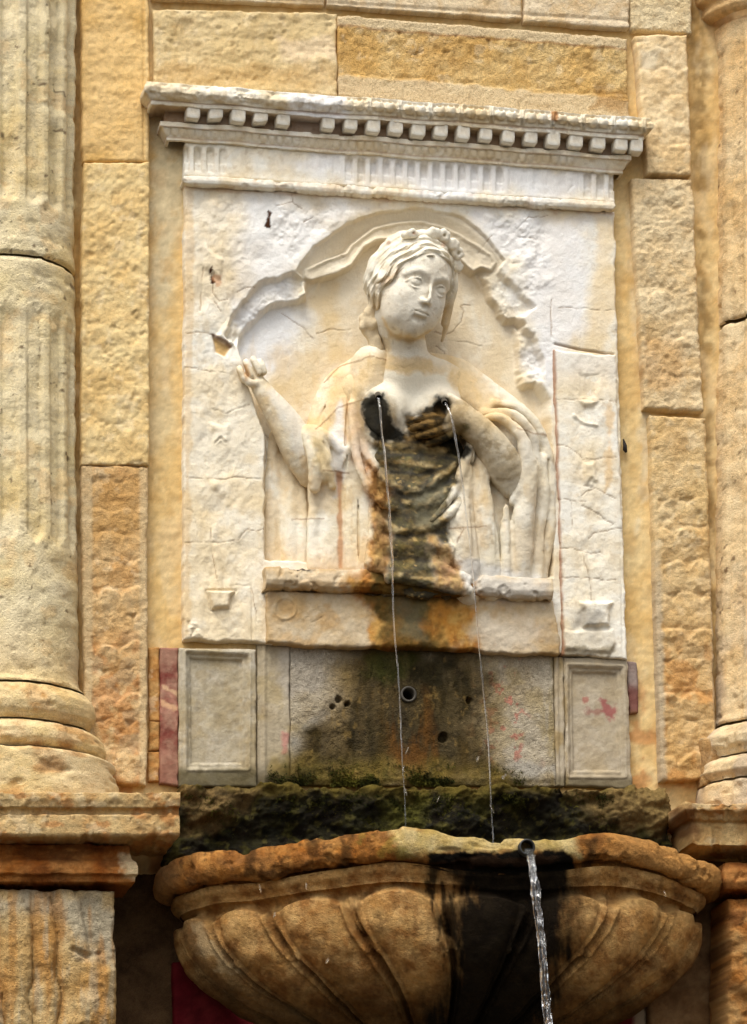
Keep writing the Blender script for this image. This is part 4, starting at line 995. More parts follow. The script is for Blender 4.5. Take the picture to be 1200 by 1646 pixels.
red = thing('red_marble_strip', 'stub of worn grey and red marble right of the framed dado panel', 'marble strip', W(1016, 1180, -30))
slab('marble_slip', [(1008, 1062), (1024, 1064), (1025, 1146), (1011, 1148)], -12, 20, M_MARBLE, red, None, lambda u, v, h: grainy(over(over(base(u, v, [(150, 134, 126), (132, 112, 104)], 20, 318), ss(1096, 1112, v+4*fb(u, v, 12, 3, 319))*.8, (112, 62, 54)), ss(1138, 1148, v)*.6, (150, 110, 70)), u, v, .15, 5, 320), res=1.8, edge=3, wob=2, rough=1., seed=317)
bs = thing('brick_edging', 'thin column of rusty brick slips left of the red marble strip', 'brick edging', W(248, 1262, -30))
for a, b in ((1040, 1158), (1160, 1206), (1208, 1256)):
    slab('brick', [(239, a), (256.5, a), (256.5, b), (239, b)], -12, 20, M_SAND, bs, None, c_sand([(178, 128, 70), (160, 106, 54), (190, 150, 94)], 20, 318+a % 7), res=2, edge=3, wob=1.5, rough=1.8, seed=318+a % 7)
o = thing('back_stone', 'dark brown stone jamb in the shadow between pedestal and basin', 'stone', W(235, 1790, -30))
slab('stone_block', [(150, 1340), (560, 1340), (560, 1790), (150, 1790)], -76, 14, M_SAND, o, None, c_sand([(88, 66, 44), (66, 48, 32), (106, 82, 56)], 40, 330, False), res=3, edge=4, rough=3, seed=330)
red = thing('marble_slab', 'deep red marble panel low down beneath the left side of the basin', 'marble panel', W(340, 1790, -30))
slab('marble_slip', [(278, 1545), (520, 1545), (520, 1790), (282, 1790)], -56, 20, M_MARBLE, red, None, lambda u, v, h: grainy(base(u, v, [(92, 18, 26), (66, 12, 18), (108, 34, 36)], 40, 331), u, v, .12, 5, 332), res=4, edge=3, rough=.6, seed=331)
red = thing('marble_slab', 'small red marble panel low down beneath the right side of the basin', 'marble panel', W(1000, 1790, -30))
slab('marble_slip', [(850, 1400), (1036, 1400), (1040, 1790), (850, 1790)], -52, 34, M_MARBLE, red, None, lambda u, v, h: over(grainy(base(u, v, [(92, 20, 26), (66, 14, 18), (108, 40, 38)], 40, 333), u, v, .12, 5, 334), ss(1014, 1024, u)*.8, (176, 158, 130)), res=4, edge=3, rough=.6, seed=332)
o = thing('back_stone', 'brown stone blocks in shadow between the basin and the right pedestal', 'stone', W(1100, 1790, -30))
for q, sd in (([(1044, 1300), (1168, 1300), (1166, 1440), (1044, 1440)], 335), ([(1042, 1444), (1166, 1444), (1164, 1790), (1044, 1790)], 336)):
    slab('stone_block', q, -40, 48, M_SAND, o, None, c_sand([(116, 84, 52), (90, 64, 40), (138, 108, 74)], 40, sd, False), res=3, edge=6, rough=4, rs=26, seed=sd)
# small iron hook
ph = [(1001, 705, -30, 1.2), (1002, 708, -16, 1.4), (1004, 716, -12, 3.2), (1004, 723, -12, 3.6), (1006, 727, -14, 2.0)]
tv, tf = tube([W(*q[:3]) for q in ph], [q[3]*K for q in ph])
tag(add_mesh('iron_hook', tv, tf, plain('black_iron', (34, 28, 26), .7, .4)), 'small black iron hook stuck in the plaster right of the relief', 'hook')
# ------------------------------------------------------------------ the carved lady
VS = 1.8
def rot(yaw, pitch, roll):
    """head axes: x right, y up, z out of the wall -> (U, V, H); columns are the images of x, y, z"""
    def Rx(a): return np.array([[1, 0, 0], [0, cos(a), -sin(a)], [0, sin(a), cos(a)]])
    def Ry(a): return np.array([[cos(a), 0, sin(a)], [0, 1, 0], [-sin(a), 0, cos(a)]])
    def Rz(a): return np.array([[cos(a), -sin(a), 0], [sin(a), cos(a), 0], [0, 0, 1]])
    return np.diag([1., -1., 1.])@Ry(yaw)@Rx(pitch)@Rz(roll)
HC = S(658, 466, 58); HS = 180.0
HR = rot(radians(17), radians(14), radians(-12))
def hp(x, y, z): return HC+HS*(HR@np.array([x, y, z], float))
def hell(V_, c, r, k=.03, op='+', ang=None):
    R = HR if ang is None else HR@ang
    V_.ell(hp(*c), np.array(r)*HS, k*HS, op, R)
def hline(V_, pts, k=.03, op='+', fl=1.0):
    V_.line([np.append(hp(*p[:3]), p[3]*HS) for p in pts], k*HS, op, fl)
def Rz2(a): return np.array([[cos(a), -sin(a), 0], [sin(a), cos(a), 0], [0, 0, 1]])

body = Vol((376, 350, -34), (860, 850, 165), 1.45)
# skull and face
hell(body, (0, .14, -.07), (.335, .35, .40), .02)
hell(body, (0, -.07, .10), (.272, .335, .275), .06)
hell(body, (0, .15, .15), (.245, .21, .225), .08)
for s in (-1, 1):
    hell(body, (s*.130, -.12, .19), (.125, .15, .132), .07)
    hell(body, (s*.112, -.25, .15), (.120, .12, .15), .07)
hell(body, (0, -.345, .235), (.085, .070, .085), .08)
hell(body, (0, -.225, .27), (.11, .10, .085), .08)
# eyes
for s in (-1, 1):
    hell(body, (s*.110, .022, .420), (.085, .044, .080), .05, '-')
    hell(body, (s*.126, .012, .288), (.066, .046, .072), .004)
    hline(body, [(s*.060, .004, .332, .007), (s*.090, .042, .352, .009), (s*.130, .052, .351, .010), (s*.174, .034, .326, .009), (s*.200, .004, .296, .008)], .006)
    hline(body, [(s*.062, .000, .332, .007), (s*.096, -.028, .348, .010), (s*.138, -.034, .344, .010), (s*.180, -.016, .316, .009)], .006)
    hline(body, [(s*.030, .080, .352, .010), (s*.085, .112, .362, .013), (s*.155, .110, .338, .012), (s*.220, .062, .272, .008)], .05)
    hell(body, (s*.124, .010, .366), (.022, .024, .012), .006, '-')
    hell(body, (s*.036, -.124, .372), (.026, .022, .030), .03)
hline(body, [(0, .12, .352, .018), (0, .05, .372, .013), (0, -.04, .408, .016), (0, -.100, .428, .019)], .03)
hell(body, (0, -.126, .406), (.028, .014, .028), .02)
for s in (-1, 1): hell(body, (s*.020, -.147, .414), (.011, .010, .018), .005, '-')
# mouth
hline(body, [(0, -0.150, .385, .006), (0, -0.178, .380, .008)], .03, '-')
hline(body, [(-.080, -0.216, .325, .006), (-.042, -0.202, .352, .012), (0, -0.206, .362, .012), (.042, -0.202, .352, .012), (.080, -0.216, .325, .006)], .025)
hline(body, [(-.066, -0.226, .328, .006), (-.028, -0.238, .350, .015), (.028, -0.238, .350, .015), (.066, -0.226, .328, .006)], .025)
hline(body, [(-.084, -0.220, .342, .005), (-.04, -0.218, .366, .0065), (0, -0.222, .374, .0065), (.04, -0.218, .366, .0065), (.084, -0.220, .342, .005)], .008, '-')
hline(body, [(-.04, -0.275, .345, .012), (.04, -0.275, .345, .012)], .05, '-')
# left ear under the hair
hell(body, (-.30, -.02, .02), (.04, .085, .055), .02)
hell(body, (-.325, -.01, .035), (.02, .04, .025), .01, '-')
# neck, chest, shoulders
body.line([np.append(hp(.0, -.22, -.10), 36), np.append(S(651, 560, 16), 33), np.append(S(648, 604, 6), 40)], 10)
body.ell(S(650, 640, 0), (100, 60, 34), 14)
body.tl([(565, 630, -14, 32), (612, 608, -2, 30), (650, 598, 6, 26), (700, 608, -2, 30), (745, 640, -12, 32)], 18)
body.ell(S(614, 662, 26), (40, 42, 30), 12); body.ell(S(704, 664, 26), (38, 40, 30), 12)
body.ell(S(655, 740, 2), (85, 110, 36), 14)
# right arm (viewer's left): raised forearm and worn fist on the frame
body.tl([(496, 766, -16, 18), (482, 726, -6, 28), (456, 676, 0, 24), (430, 640, 4, 17), (418, 622, 4, 14)], 8, fl=.9)
body.ell(S(407, 605, 2), (15, 15, 11), 7)
for i, (a, b, c, d) in enumerate([(385, 594, 393, 610), (395, 583, 404, 604), (407, 578, 416, 599), (418, 582, 425, 598)]):
    body.tl([(a+6, b+16, 6, 5.5), (a, b, 10, 5.2), (a+2, b+3, 17, 4.8), (c, d, 17, 4.2)], 1.5)
body.tl([(418, 616, 10, 7), (402, 616, 15, 6), (392, 608, 17, 5)], 3)
# left arm (viewer's right): forearm rising to the hand that presses the breast
body.tl([(824, 782, 12, 20), (808, 748, 26, 29), (782, 708, 42, 25), (758, 684, 50, 20)], 6)
body.tl([(765, 690, 50, 22), (742, 672, 56, 21), (728, 668, 56, 18)], 6)
for pts in ([(736, 662, 54, 8), (716, 666, 58, 7), (692, 670, 58, 6.5), (668, 674, 52, 6)],
            [(736, 669, 56, 8), (714, 677, 61, 7.5), (688, 683, 61, 7), (664, 688, 54, 6)],
            [(736, 678, 54, 8), (716, 688, 59, 7.5), (694, 696, 59, 7), (672, 701, 52, 6)],
            [(740, 688, 50, 7), (722, 699, 54, 6.5), (704, 708, 53, 6), (688, 713, 48, 5)]):
    body.tl(pts, 3)
body.tl([(748, 660, 56, 10), (734, 648, 62, 9), (722, 640, 62, 7.5)], 4)
# chipped hollows where the water pipes come out of the breasts
body.line([np.append(S(596, 652, 58), 15), np.append(S(602, 676, 60), 19), np.append(S(614, 700, 58), 17)], 4, '-')
body.ell(S(711, 654, 66), (13, 14, 26), 5, '-')

# dress: wet pleated bodice and the collar
dress = Vol((540, 600, -34), (800, 980, 110), VS)
dress.ell(S(660, 760, 0), (86, 150, 40), 10)
dress.ell(S(668, 880, 0), (84, 120, 42), 14)
for pts in ([(598, 706, 26, 7), (630, 718, 34, 9), (676, 714, 36, 10), (716, 718, 32, 8), (738, 728, 24, 7)],
            [(604, 736, 28, 9), (640, 740, 34, 10), (690, 748, 36, 10), (730, 746, 28, 7)],
            [(606, 760, 28, 6), (622, 770, 36, 8), (648, 788, 40, 8), (680, 783, 40, 8), (712, 762, 36, 8), (738, 734, 28, 8)],
            [(640, 804, 34, 8), (680, 810, 36, 10), (716, 794, 36, 8), (742, 756, 28, 7)],
            [(610, 800, 32, 6), (628, 815, 38, 7), (642, 818, 36, 5)],
            [(612, 850, 30, 6), (650, 853, 38, 6), (676, 848, 40, 7), (706, 836, 42, 8), (738, 806, 38, 7), (754, 778, 30, 6)],
            [(604, 868, 30, 10), (650, 882, 34, 12), (700, 880, 34, 10), (724, 886, 32, 8)],
            [(600, 826, 30, 6), (618, 842, 36, 6), (634, 844, 34, 4)],
            [(690, 874, 38, 6), (706, 882, 40, 7), (722, 880, 36, 5)],
            [(604, 905, 32, 10), (640, 920, 38, 12), (700, 916, 38, 12), (748, 932, 34, 9)],
            [(626, 930, 40, 10), (660, 928, 42, 12), (720, 942, 40, 12), (752, 950, 36, 8)],
            [(602, 780, 26, 9), (602, 840, 28, 10), (600, 905, 30, 13)]): dress.tl(pts, 8, fl=.8)
for pts in ([(606, 722, 40, 2), (660, 728, 44, 3), (726, 734, 40, 2)], [(622, 756, 42, 2), (670, 764, 46, 3), (706, 756, 44, 2)], [(618, 794, 40, 3), (640, 798, 44, 4), (680, 797, 46, 3), (712, 780, 42, 2)], [(610, 860, 42, 2), (650, 862, 44, 4), (700, 858, 46, 4), (740, 846, 40, 2)],
            [(602, 892, 38, 2), (650, 900, 44, 3), (715, 899, 42, 2)]): dress.tl([(a, b, c+2, d*1.5) for a, b, c, d in pts], 4, '-')
_, gx_, gy_, gz_ = dress.box(dress.lo, dress.lo+dress.vs*(dress.n-1))
dress.f = np.maximum(dress.f, (gy_-966+6*fb(gx_+0*gz_, 0*gx_+0*gz_, 20, 3, 438)+.27*gz_*0).astype(np.float32))

# cloak: both sides, hanging folds over flat ground
cloak = Vol((420, 545, -40), (905, 990, 100), VS)
cloak.tl([(602, 578, -4, 12), (570, 600, -18, 24), (540, 634, -22, 30), (524, 690, -20, 32), (514, 730, -14, 28)], 16, fl=.8)
cloak.tl([(590, 620, -8, 34), (560, 680, -8, 40), (552, 740, -8, 40)], 16, fl=.6)
cloak.tl([(598, 590, 6, 10), (588, 622, 14, 13), (576, 660, 20, 13), (568, 720, 18, 14)], 12)
cloak.tl([(556, 616, -6, 24), (548, 664, -2, 28), (544, 730, -4, 30)], 12, fl=.7)
for pts in ([(494, 696, 14, 12), (514, 712, 20, 10), (528, 742, 20, 8), (534, 780, 8, 7)], [(500, 694, 12, 8), (522, 700, 20, 8), (546, 724, 18, 8), (558, 760, 8, 8)],
            [(494, 704, 18, 10), (504, 740, 22, 10), (506, 784, 12, 9)], [(500, 700, 8, 16), (516, 760, 4, 18)]): cloak.tl(pts, 6)
cloak.tl([(506, 716, 30, 2), (518, 744, 28, 3), (520, 780, 18, 2)], 3, '-'); cloak.tl([(520, 712, 28, 2), (538, 738, 26, 3), (545, 770, 16, 2)], 3, '-')
cloak.tl([(555, 730, -20, 46), (552, 820, -20, 46), (552, 912, -20, 46)], 8, fl=.5)
cloak.tl([(480, 780, -38, 62), (480, 912, -38, 62)], 8, fl=.25)
for pts in ([(440, 700, -32, 8), (436, 790, -32, 11), (434, 910, -32, 13)], [(466, 740, -26, 8), (468, 800, -26, 12), (464, 910, -26, 14)], [(486, 790, -22, 7), (488, 850, -22, 8), (486, 910, -22, 9)],
            [(503, 768, -8, 9), (505, 820, -6, 10), (502, 870, -6, 10), (506, 912, -4, 14)], [(528, 740, -8, 14), (528, 830, -8, 16), (528, 912, -6, 17)],
            [(562, 720, 4, 12), (566, 800, 4, 14), (568, 912, 4, 16)], [(586, 800, 6, 10), (588, 850, 8, 12), (588, 912, 10, 16)]): cloak.tl(pts, 9, fl=.7)
for pts in ([(566, 650, 26, 6), (568, 690, 34, 7), (574, 740, 38, 7), (590, 780, 42, 7), (612, 806, 46, 6), (630, 816, 46, 5)],
            [(578, 700, 28, 5), (588, 730, 34, 5), (602, 752, 36, 5)], [(576, 664, 30, 6), (586, 692, 36, 6), (602, 712, 38, 6)],
            [(590, 760, 30, 5), (600, 790, 34, 5), (616, 812, 38, 5)], [(596, 590, 4, 34), (590, 690, 2, 34), (600, 800, 2, 30), (596, 912, 2, 26)]): cloak.tl(pts, 8)
for pts in ([(545, 770, 6, 2), (547, 830, 6, 3.4), (547, 915, 7, 4)], [(488, 800, -8, 2), (490, 912, -7, 3)], [(576, 800, 12, 1.5), (577, 900, 14, 2.5)], [(514, 790, 4, 1.6), (516, 900, 5, 2.4)], [(560, 640, 16, 2), (556, 720, 18, 3), (553, 780, 12, 2)], [(452, 720, -24, 2), (451, 900, -22, 2.5)], [(598, 590, 12, 1.2), (556, 610, 6, 1.6), (526, 650, 2, 2), (505, 690, 4, 2)]): cloak.tl(pts, 4, '-')
# right side
cloak.tl([(690, 578, -2, 12), (732, 600, -16, 24), (784, 646, -22, 30), (832, 688, -20, 32), (856, 730, -20, 28)], 16, fl=.8)
cloak.tl([(716, 622, -8, 34), (766, 668, -8, 36)], 16, fl=.6)
cloak.tl([(694, 586, 6, 9), (722, 606, 12, 11), (752, 642, 16, 12), (776, 664, 16, 11)], 14)
cloak.tl([(735, 630, 0, 26), (770, 660, -2, 26)], 14, fl=.8)
for pts in ([(766, 676, 34, 4), (796, 670, 40, 6), (822, 684, 38, 8), (840, 708, 38, 9), (846, 742, 36, 10), (838, 780, 30, 9), (824, 806, 24, 7)], [(776, 664, 26, 5), (812, 662, 32, 7), (842, 682, 28, 8), (858, 720, 18, 9), (856, 780, 12, 10)],
            [(796, 648, 14, 7), (832, 656, 16, 8), (862, 688, 10, 9), (880, 740, 0, 10), (884, 800, -8, 11)]): cloak.tl(pts, 7)
cloak.tl([(795, 730, -18, 42), (800, 820, -18, 48), (800, 925, -18, 52)], 8, fl=.5)
cloak.tl([(855, 760, -28, 34), (855, 930, -28, 36)], 8, fl=.4)
for pts in ([(842, 716, 30, 9), (852, 752, 26, 12), (846, 800, 20, 15), (838, 850, 14, 19), (832, 925, 12, 21)], [(868, 740, 2, 11), (870, 800, -2, 13), (862, 860, -4, 14), (858, 930, -4, 15)],
            [(880, 760, -12, 10), (882, 840, -12, 11), (876, 890, -12, 10), (866, 935, -8, 9)],
            [(746, 760, 18, 15), (742, 820, 20, 18), (748, 880, 20, 19), (752, 930, 20, 20)], [(774, 730, 20, 11), (772, 780, 18, 15), (780, 850, 16, 17), (788, 925, 16, 19)],
            [(794, 740, 18, 7), (804, 790, 18, 8), (812, 850, 18, 8), (816, 925, 18, 9)], [(724, 840, 20, 9), (732, 876, 20, 10), (738, 925, 22, 12)],
            [(888, 905, -16, 6), (878, 925, -12, 6), (872, 945, -10, 7)]): cloak.tl([(a, b+(24 if b > 900 else 0), min(c+6, 27-d) if b > 900 else c+6, d) for a, b, c, d in pts], 5.5)
cloak.tl([(757, 712, 38, 8), (746, 745, 38, 8), (736, 775, 38, 8), (720, 806, 42, 6), (694, 836, 44, 5)], 6)
cloak.tl([(806, 758, 24, 9), (806, 796, 20, 12), (804, 832, 24, 5)], 4, '-')
for pts in ([(760, 770, 40, 2.5), (760, 820, 42, 4.2), (767, 915, 42, 4.5)], [(794, 800, 32, 2), (800, 860, 32, 4), (803, 925, 32, 4)], [(822, 840, 30, 2.6), (824, 925, 30, 4)], [(862, 740, 26, 2.5), (866, 800, 20, 4), (854, 890, 16, 4)], [(880, 740, 8, 2), (876, 800, 6, 3.4), (868, 900, 6, 3.4)], [(704, 580, 10, 1), (745, 604, 4, 1.5), (800, 650, 2, 1.5), (838, 676, 6, 1.5)]): cloak.tl(pts, 4, '-')

# hair
hair = Vol((565, 335, -30), (765, 620, 170), 1.5)
hell(hair, (0, .125, -.075), (.365, .385, .43), .01)
hell(hair, (-.05, .04, -.12), (.32, .27, .30), .05)
hx = hair.box(hair.lo, hair.lo+hair.vs*(hair.n-1)); _, gx_, gy_, gz_ = hx
rel = [(gx_-HC[0])/HS, (gy_-HC[1])/HS, (gz_-HC[2])/HS]
lx, ly, lz = [HR[0, i]*rel[0]+HR[1, i]*rel[1]+HR[2, i]*rel[2] for i in range(3)]
gface = np.sqrt((lx/.345)**2+((ly+.165)/.445)**2+((lz-.46)/.56)**2)        # 1 on the hairline
wave = np.sin((gface-1)*44 + 1.6*np.sin(np.arctan2(lx, ly+.1)*9.0) + 5*n3(lx*4+9, ly*4+9, lz*4+9)) + .5*np.sin((gface-1)*95 + 2*np.sin(np.arctan2(lx, ly+.1)*9.0+1) + 5*n3(lx*6+3, ly*6+9, lz*6+9))
fade = np.clip(1.0-(gface-1.05)*1.6, .22, 1)
hair.f -= (wave*.022*fade*HS).astype(np.float32) + ((n3(lx*11+20, ly*11+20, lz*11+20)-.5)*.05*HS).astype(np.float32)
hair.f -= (.016*HS*np.exp(-((gface-1.12)/.14)**2)).astype(np.float32)
hair.f = np.maximum(hair.f, ((1-gface)*.26*HS).astype(np.float32))
del gface, wave, fade, lx, ly, lz, rel
for pts in ([(606, 474, 40, 9), (600, 492, 34, 9), (594, 510, 28, 10), (598, 524, 28, 9), (605, 518, 34, 7)], [(594, 500, 16, 8), (587, 518, 18, 9), (592, 534, 20, 9), (602, 534, 24, 8)],
            [(598, 540, 20, 9), (602, 560, 18, 9), (596, 578, 16, 9), (588, 586, 14, 7)], [(606, 545, 26, 6), (610, 566, 22, 6), (604, 584, 20, 6)],
            [(722, 470, 26, 6), (720, 505, 6, 6), (714, 535, -10, 4), (710, 548, -14, 3)], [(726, 440, 36, 8), (728, 462, 30, 8), (722, 490, 16, 7), (714, 520, 2, 6)]): hair.tl(pts, 4)
for i in range(6): hair.ell(S(590+9*sin(i*2.1), 502+4.6*i, 30+5*cos(i*1.7)), (5.5, 6.5, 5), 6, '+')
# diadem of rosettes across the crown
diad = Vol((600, 335, 0), (760, 470, 170), 1.4)
ros = [(-.22, .42, .14, .045), (-.03, .475, .16, .06), (.07, .490, .15, .06), (.20, .455, .13, .055), (.275, .40, .11, .06), (.32, .30, .09, .05)]
hline(diad, [(-.25, .40, .10, .035), (-.10, .445, .14, .04), (.06, .465, .14, .05), (.2, .43, .12, .045), (.31, .31, .07, .04), (.35, .20, .03, .03)], .03)
for x, y, z, r in ros:
    hell(diad, (x, y, z+.02), (r, r*.8, r*.8), .03)
    for a in range(5): hell(diad, (x+.7*r*cos(a*1.257+x*9), y+.6*r*sin(a*1.257+x*9), z+.045), (r*.42, r*.40, r*.35), .02)
for x, y, z, r in (ros[0], ros[2], ros[4]): hell(diad, (x, y, z+.075), (r*.28, r*.28, r*.8), .008, '-')

def c_stat(u, v, kind):
    c = base(u, v, [(234, 224, 200), (226, 210, 178), (240, 234, 218)], 50, 400)
    c = over(c, ss(.1, .55, fb(u, v*.7, 50, 5, 401))*.5, (220, 190, 138))
    c = over(c, ss(.35, .65, fb(u*1.6, v*.6, 22, 4, 402))*.35, (206, 176, 128))
    if kind in ('cloak', 'body', 'dress'):
        sh = pm(u, v, [(500, 680), (530, 600), (600, 560), (640, 575), (700, 560), (770, 600), (850, 690), (780, 690), (720, 630), (580, 630), (560, 720)], 16, 16, 30, 403)
        c = over(c, sh*.6, (222, 186, 124))
        c = over(c, pm(u, v, [(500, 700), (535, 720), (545, 790), (520, 780), (505, 740)], 8, 8, 16, 404)*.6, (218, 188, 124))
        c = over(c, pm(u, v, [(533, 690), (548, 640), (556, 720), (548, 800), (538, 800)], 5, 6, 18, 405)*.7, (240, 238, 234))
        c = over(c, ss(850, 912, v)*ss(640, 560, u)*.4, (198, 158, 104))
        c = over(c, pm(u, v, [(542, 760), (549, 760), (551, 915), (543, 915)], 2.5, 3, 20, 406)*.75, (176, 120, 72))
        c = over(c, pm(u, v, [(556, 640), (580, 650), (600, 760), (640, 800), (600, 830), (566, 740)], 8, 9, 20, 407)*.45, (200, 150, 104))
        c = over(c, pm(u, v, [(735, 740), (780, 730), (770, 920), (740, 900)], 12, 12, 24, 408)*.4, (206, 174, 122))
        c = over(c, pm(u, v, [(790, 690), (860, 700), (866, 930), (800, 920), (835, 780)], 14, 14, 30, 409)*.45, (206, 196, 178))
        c = over(c, pm(u, v, [(726, 905), (790, 900), (880, 935), (890, 960), (740, 950)], 12, 12, 24, 410)*.6, (212, 212, 212))
        c = over(c, ss(2.0, .4, crackd(u, v, [[(508, 690), (545, 655), (590, 640)], [(830, 690), (880, 700)], [(520, 756), (560, 760)], [(470, 835), (520, 835)], [(520, 615), (545, 590), (600, 572)], [(720, 850), (780, 846)], [(746, 850), (735, 872)], [(604, 574), (646, 590), (662, 586), (686, 570)]]))*.6, (140, 100, 64))
    if kind == 'body':
        face = ss(600, 575, v)
        c = c*(1-.75*face[..., None]) + lin((236, 229, 213))*.75*face[..., None]
        c = over(c, ss(.15, .6, fb(u, v, 30, 5, 445, .62))*.3*(1-.6*face), (204, 182, 144)); c = over(c, ss(.7, .95, fb(u, v, 7, 2, 446))*.3, (170, 146, 110))
        chin = pm(u, v, [(615, 512), (632, 536), (668, 540), (696, 530), (690, 545), (655, 553), (625, 540)], 4, 4, 10, 411)
        c = over(c, chin*.7, (216, 184, 124))
        c = over(c, pm(u, v, [(606, 540), (622, 545), (634, 575), (618, 580), (606, 570)], 5, 5, 10, 412)*.55, (220, 192, 138))
        c = over(c, pm(u, v, [(595, 578), (690, 575), (700, 592), (640, 596), (600, 596)], 5, 6, 14, 413)*.65, (216, 184, 128))
        wh = pm(u, v, [(576, 600), (604, 590), (660, 600), (720, 596), (736, 640), (700, 640), (672, 662), (652, 698), (638, 690), (622, 640), (580, 634)], 5, 6, 14, 414)
        c = over(c, wh*.85, (242, 234, 214))
        arm = pm(u, v, [(712, 640), (760, 650), (838, 716), (836, 780), (800, 770), (744, 716), (720, 700)], 6, 8, 16, 415)
        c = over(c, arm*.6, (186, 168, 134)); c = over(c, arm*ss(-.1, .6, fb(u, v, 20, 5, 416, .6))*.6, (142, 120, 84))
        c = over(c, pm(u, v, [(424, 630), (446, 620), (520, 700), (510, 740), (470, 720)], 8, 8, 16, 417)*.6, (226, 222, 212))
        c = over(c, pm(u, v, [(388, 586), (398, 582), (402, 604), (394, 612)], 3, 3, 8, 418)*.6, (202, 150, 84))
    if kind in ('hair', 'diadem'):
        c = c*.25+lin((238, 232, 216))*.75
        lowr = ss(468, 500, v)
        c = over(c, lowr*.6, (214, 184, 130))
        c = over(c, ss(.1, .4, fb(u, v, 12, 4, 419))*ss(590, 600, u)*.35, (206, 186, 148))
        c = over(c, pm(u, v, [(604, 455), (650, 428), (654, 436), (612, 462)], 3, 4, 8, 420)*.5, (196, 158, 110))
        for a, b in ((666, 376), (712, 394), (625, 391)): c = over(c, ss(6, 1, np.hypot(u-a, v-b)+2*fb(u, v, 6, 2, 421))*.6, (170, 116, 72))
    # algae and iron from the two jets; the bodice folds also carry painted shading
    blk = pm(u, v, [(580, 644), (600, 632), (614, 634), (626, 662), (634, 686), (652, 698), (660, 708), (600, 712), (590, 692), (583, 668)], 4, 5, 12, 422)
    halo2 = pm(u, v, [(654, 668), (690, 644), (708, 630), (728, 640), (740, 664), (756, 700), (764, 730), (700, 730)], 14, 12, 16, 444)
    blk = np.maximum(blk, pm(u, v, [(664, 670), (690, 650), (704, 637), (719, 641), (724, 655), (714, 666), (712, 690), (736, 706), (758, 720), (748, 738), (700, 716), (656, 706), (652, 676)], 4, 6, 12, 423))
    bod = pm(u, v, [(598, 700), (650, 698), (745, 690), (748, 730), (742, 770), (716, 830), (720, 905), (752, 945), (752, 970), (596, 970), (600, 920), (602, 850), (610, 810), (604, 760), (592, 715)], 7, 11, 22, 424)
    if kind == 'cloak': bod = bod*pm(u, v, [(606, 690), (738, 690), (730, 800), (714, 830), (722, 960), (604, 960), (622, 830), (606, 760)], 6, 10, 16, 425)
    org = pm(u, v, [(590, 745), (625, 770), (625, 950), (592, 950), (596, 850)], 8, 10, 18, 426)
    org = np.maximum(org, pm(u, v, [(690, 860), (724, 880), (748, 950), (700, 950)], 8, 10, 18, 427))
    c = over(c, org*.75, base(u, v*.7, [(196, 130, 34), (164, 98, 28), (208, 162, 80)], 20, 443)); c = over(c, org*ss(-.1, .5, fb(u, v*.8, 16, 5, 428, .62))*.8, (98, 58, 24))
    g_ = base(u, v, [(50, 45, 20), (25, 23, 11), (96, 86, 40), (40, 31, 14)], 20, 429)
    g_ = over(g_, ss(-.1, .7, fb(u, v*1.8, 20, 5, 430, .65))*.6, (128, 104, 54))
    g_ = over(g_, ss(.6, .9, fb(u, v*1.5, 10, 4, 431))*.6, (190, 158, 96))
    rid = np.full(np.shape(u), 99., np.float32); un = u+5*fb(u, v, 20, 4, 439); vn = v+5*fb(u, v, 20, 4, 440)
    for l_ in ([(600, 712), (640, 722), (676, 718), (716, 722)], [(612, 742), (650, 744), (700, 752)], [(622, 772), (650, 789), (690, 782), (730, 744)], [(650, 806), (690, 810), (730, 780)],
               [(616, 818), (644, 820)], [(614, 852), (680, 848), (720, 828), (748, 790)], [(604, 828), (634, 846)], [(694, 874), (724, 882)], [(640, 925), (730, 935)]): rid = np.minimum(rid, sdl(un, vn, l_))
    g_ = over(g_, ss(6, 1, rid)*ss(-.5, .3, fb(u, v, 14, 4, 441))*.75, base(u, v, [(186, 152, 88), (150, 112, 54), (206, 184, 134)], 12, 442))  # fold ridges picked out in tan, their highlights put into the colour
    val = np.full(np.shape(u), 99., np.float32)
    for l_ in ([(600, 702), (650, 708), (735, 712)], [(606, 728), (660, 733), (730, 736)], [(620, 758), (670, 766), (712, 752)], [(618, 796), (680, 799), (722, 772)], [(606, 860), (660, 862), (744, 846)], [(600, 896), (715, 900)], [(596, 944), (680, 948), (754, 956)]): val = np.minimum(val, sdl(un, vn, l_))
    g_ = over(g_, ss(5, .5, val)*.85, (18, 15, 9))  # fold creases blackened: their shade put into the colour along with algae
    g_ = over(g_, pm(u, v, [(665, 790), (716, 770), (700, 850), (668, 850)], 8, 10, 18, 432)*.6, (110, 106, 84))
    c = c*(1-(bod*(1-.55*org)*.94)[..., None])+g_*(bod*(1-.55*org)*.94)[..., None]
    halo = np.clip(pm(u, v, [(572, 634), (600, 622), (624, 628), (640, 664), (648, 706), (610, 718), (580, 702), (570, 668)], 12, 9, 14, 433), 0, 1)
    c = over(c, halo*(1-blk)*.7, (134, 108, 62))
    c = over(c, halo2*(1-blk)*.55, (142, 116, 72))
    c = over(c, blk*.97, base(u, v, [(16, 14, 9), (9, 8, 5), (34, 29, 16)], 12, 434))
    fin = pm(u, v, [(650, 668), (672, 662), (700, 660), (714, 668), (718, 696), (690, 720), (654, 708)], 8, 6, 12, 435)
    c = over(c, fin*.9, base(u, v*1.8, [(58, 46, 26), (32, 25, 14), (134, 104, 58)], 14, 436))
    wet = np.maximum(blk*.2, bod*.45*(1-blk))
    return grainy(c, u, v, .05 if kind != 'dress' else .14, 4, 437), wet
statue = thing('statue', 'carved white marble lady with jets of water falling from her dark stained breasts', 'statue', W(655, 930, 0))
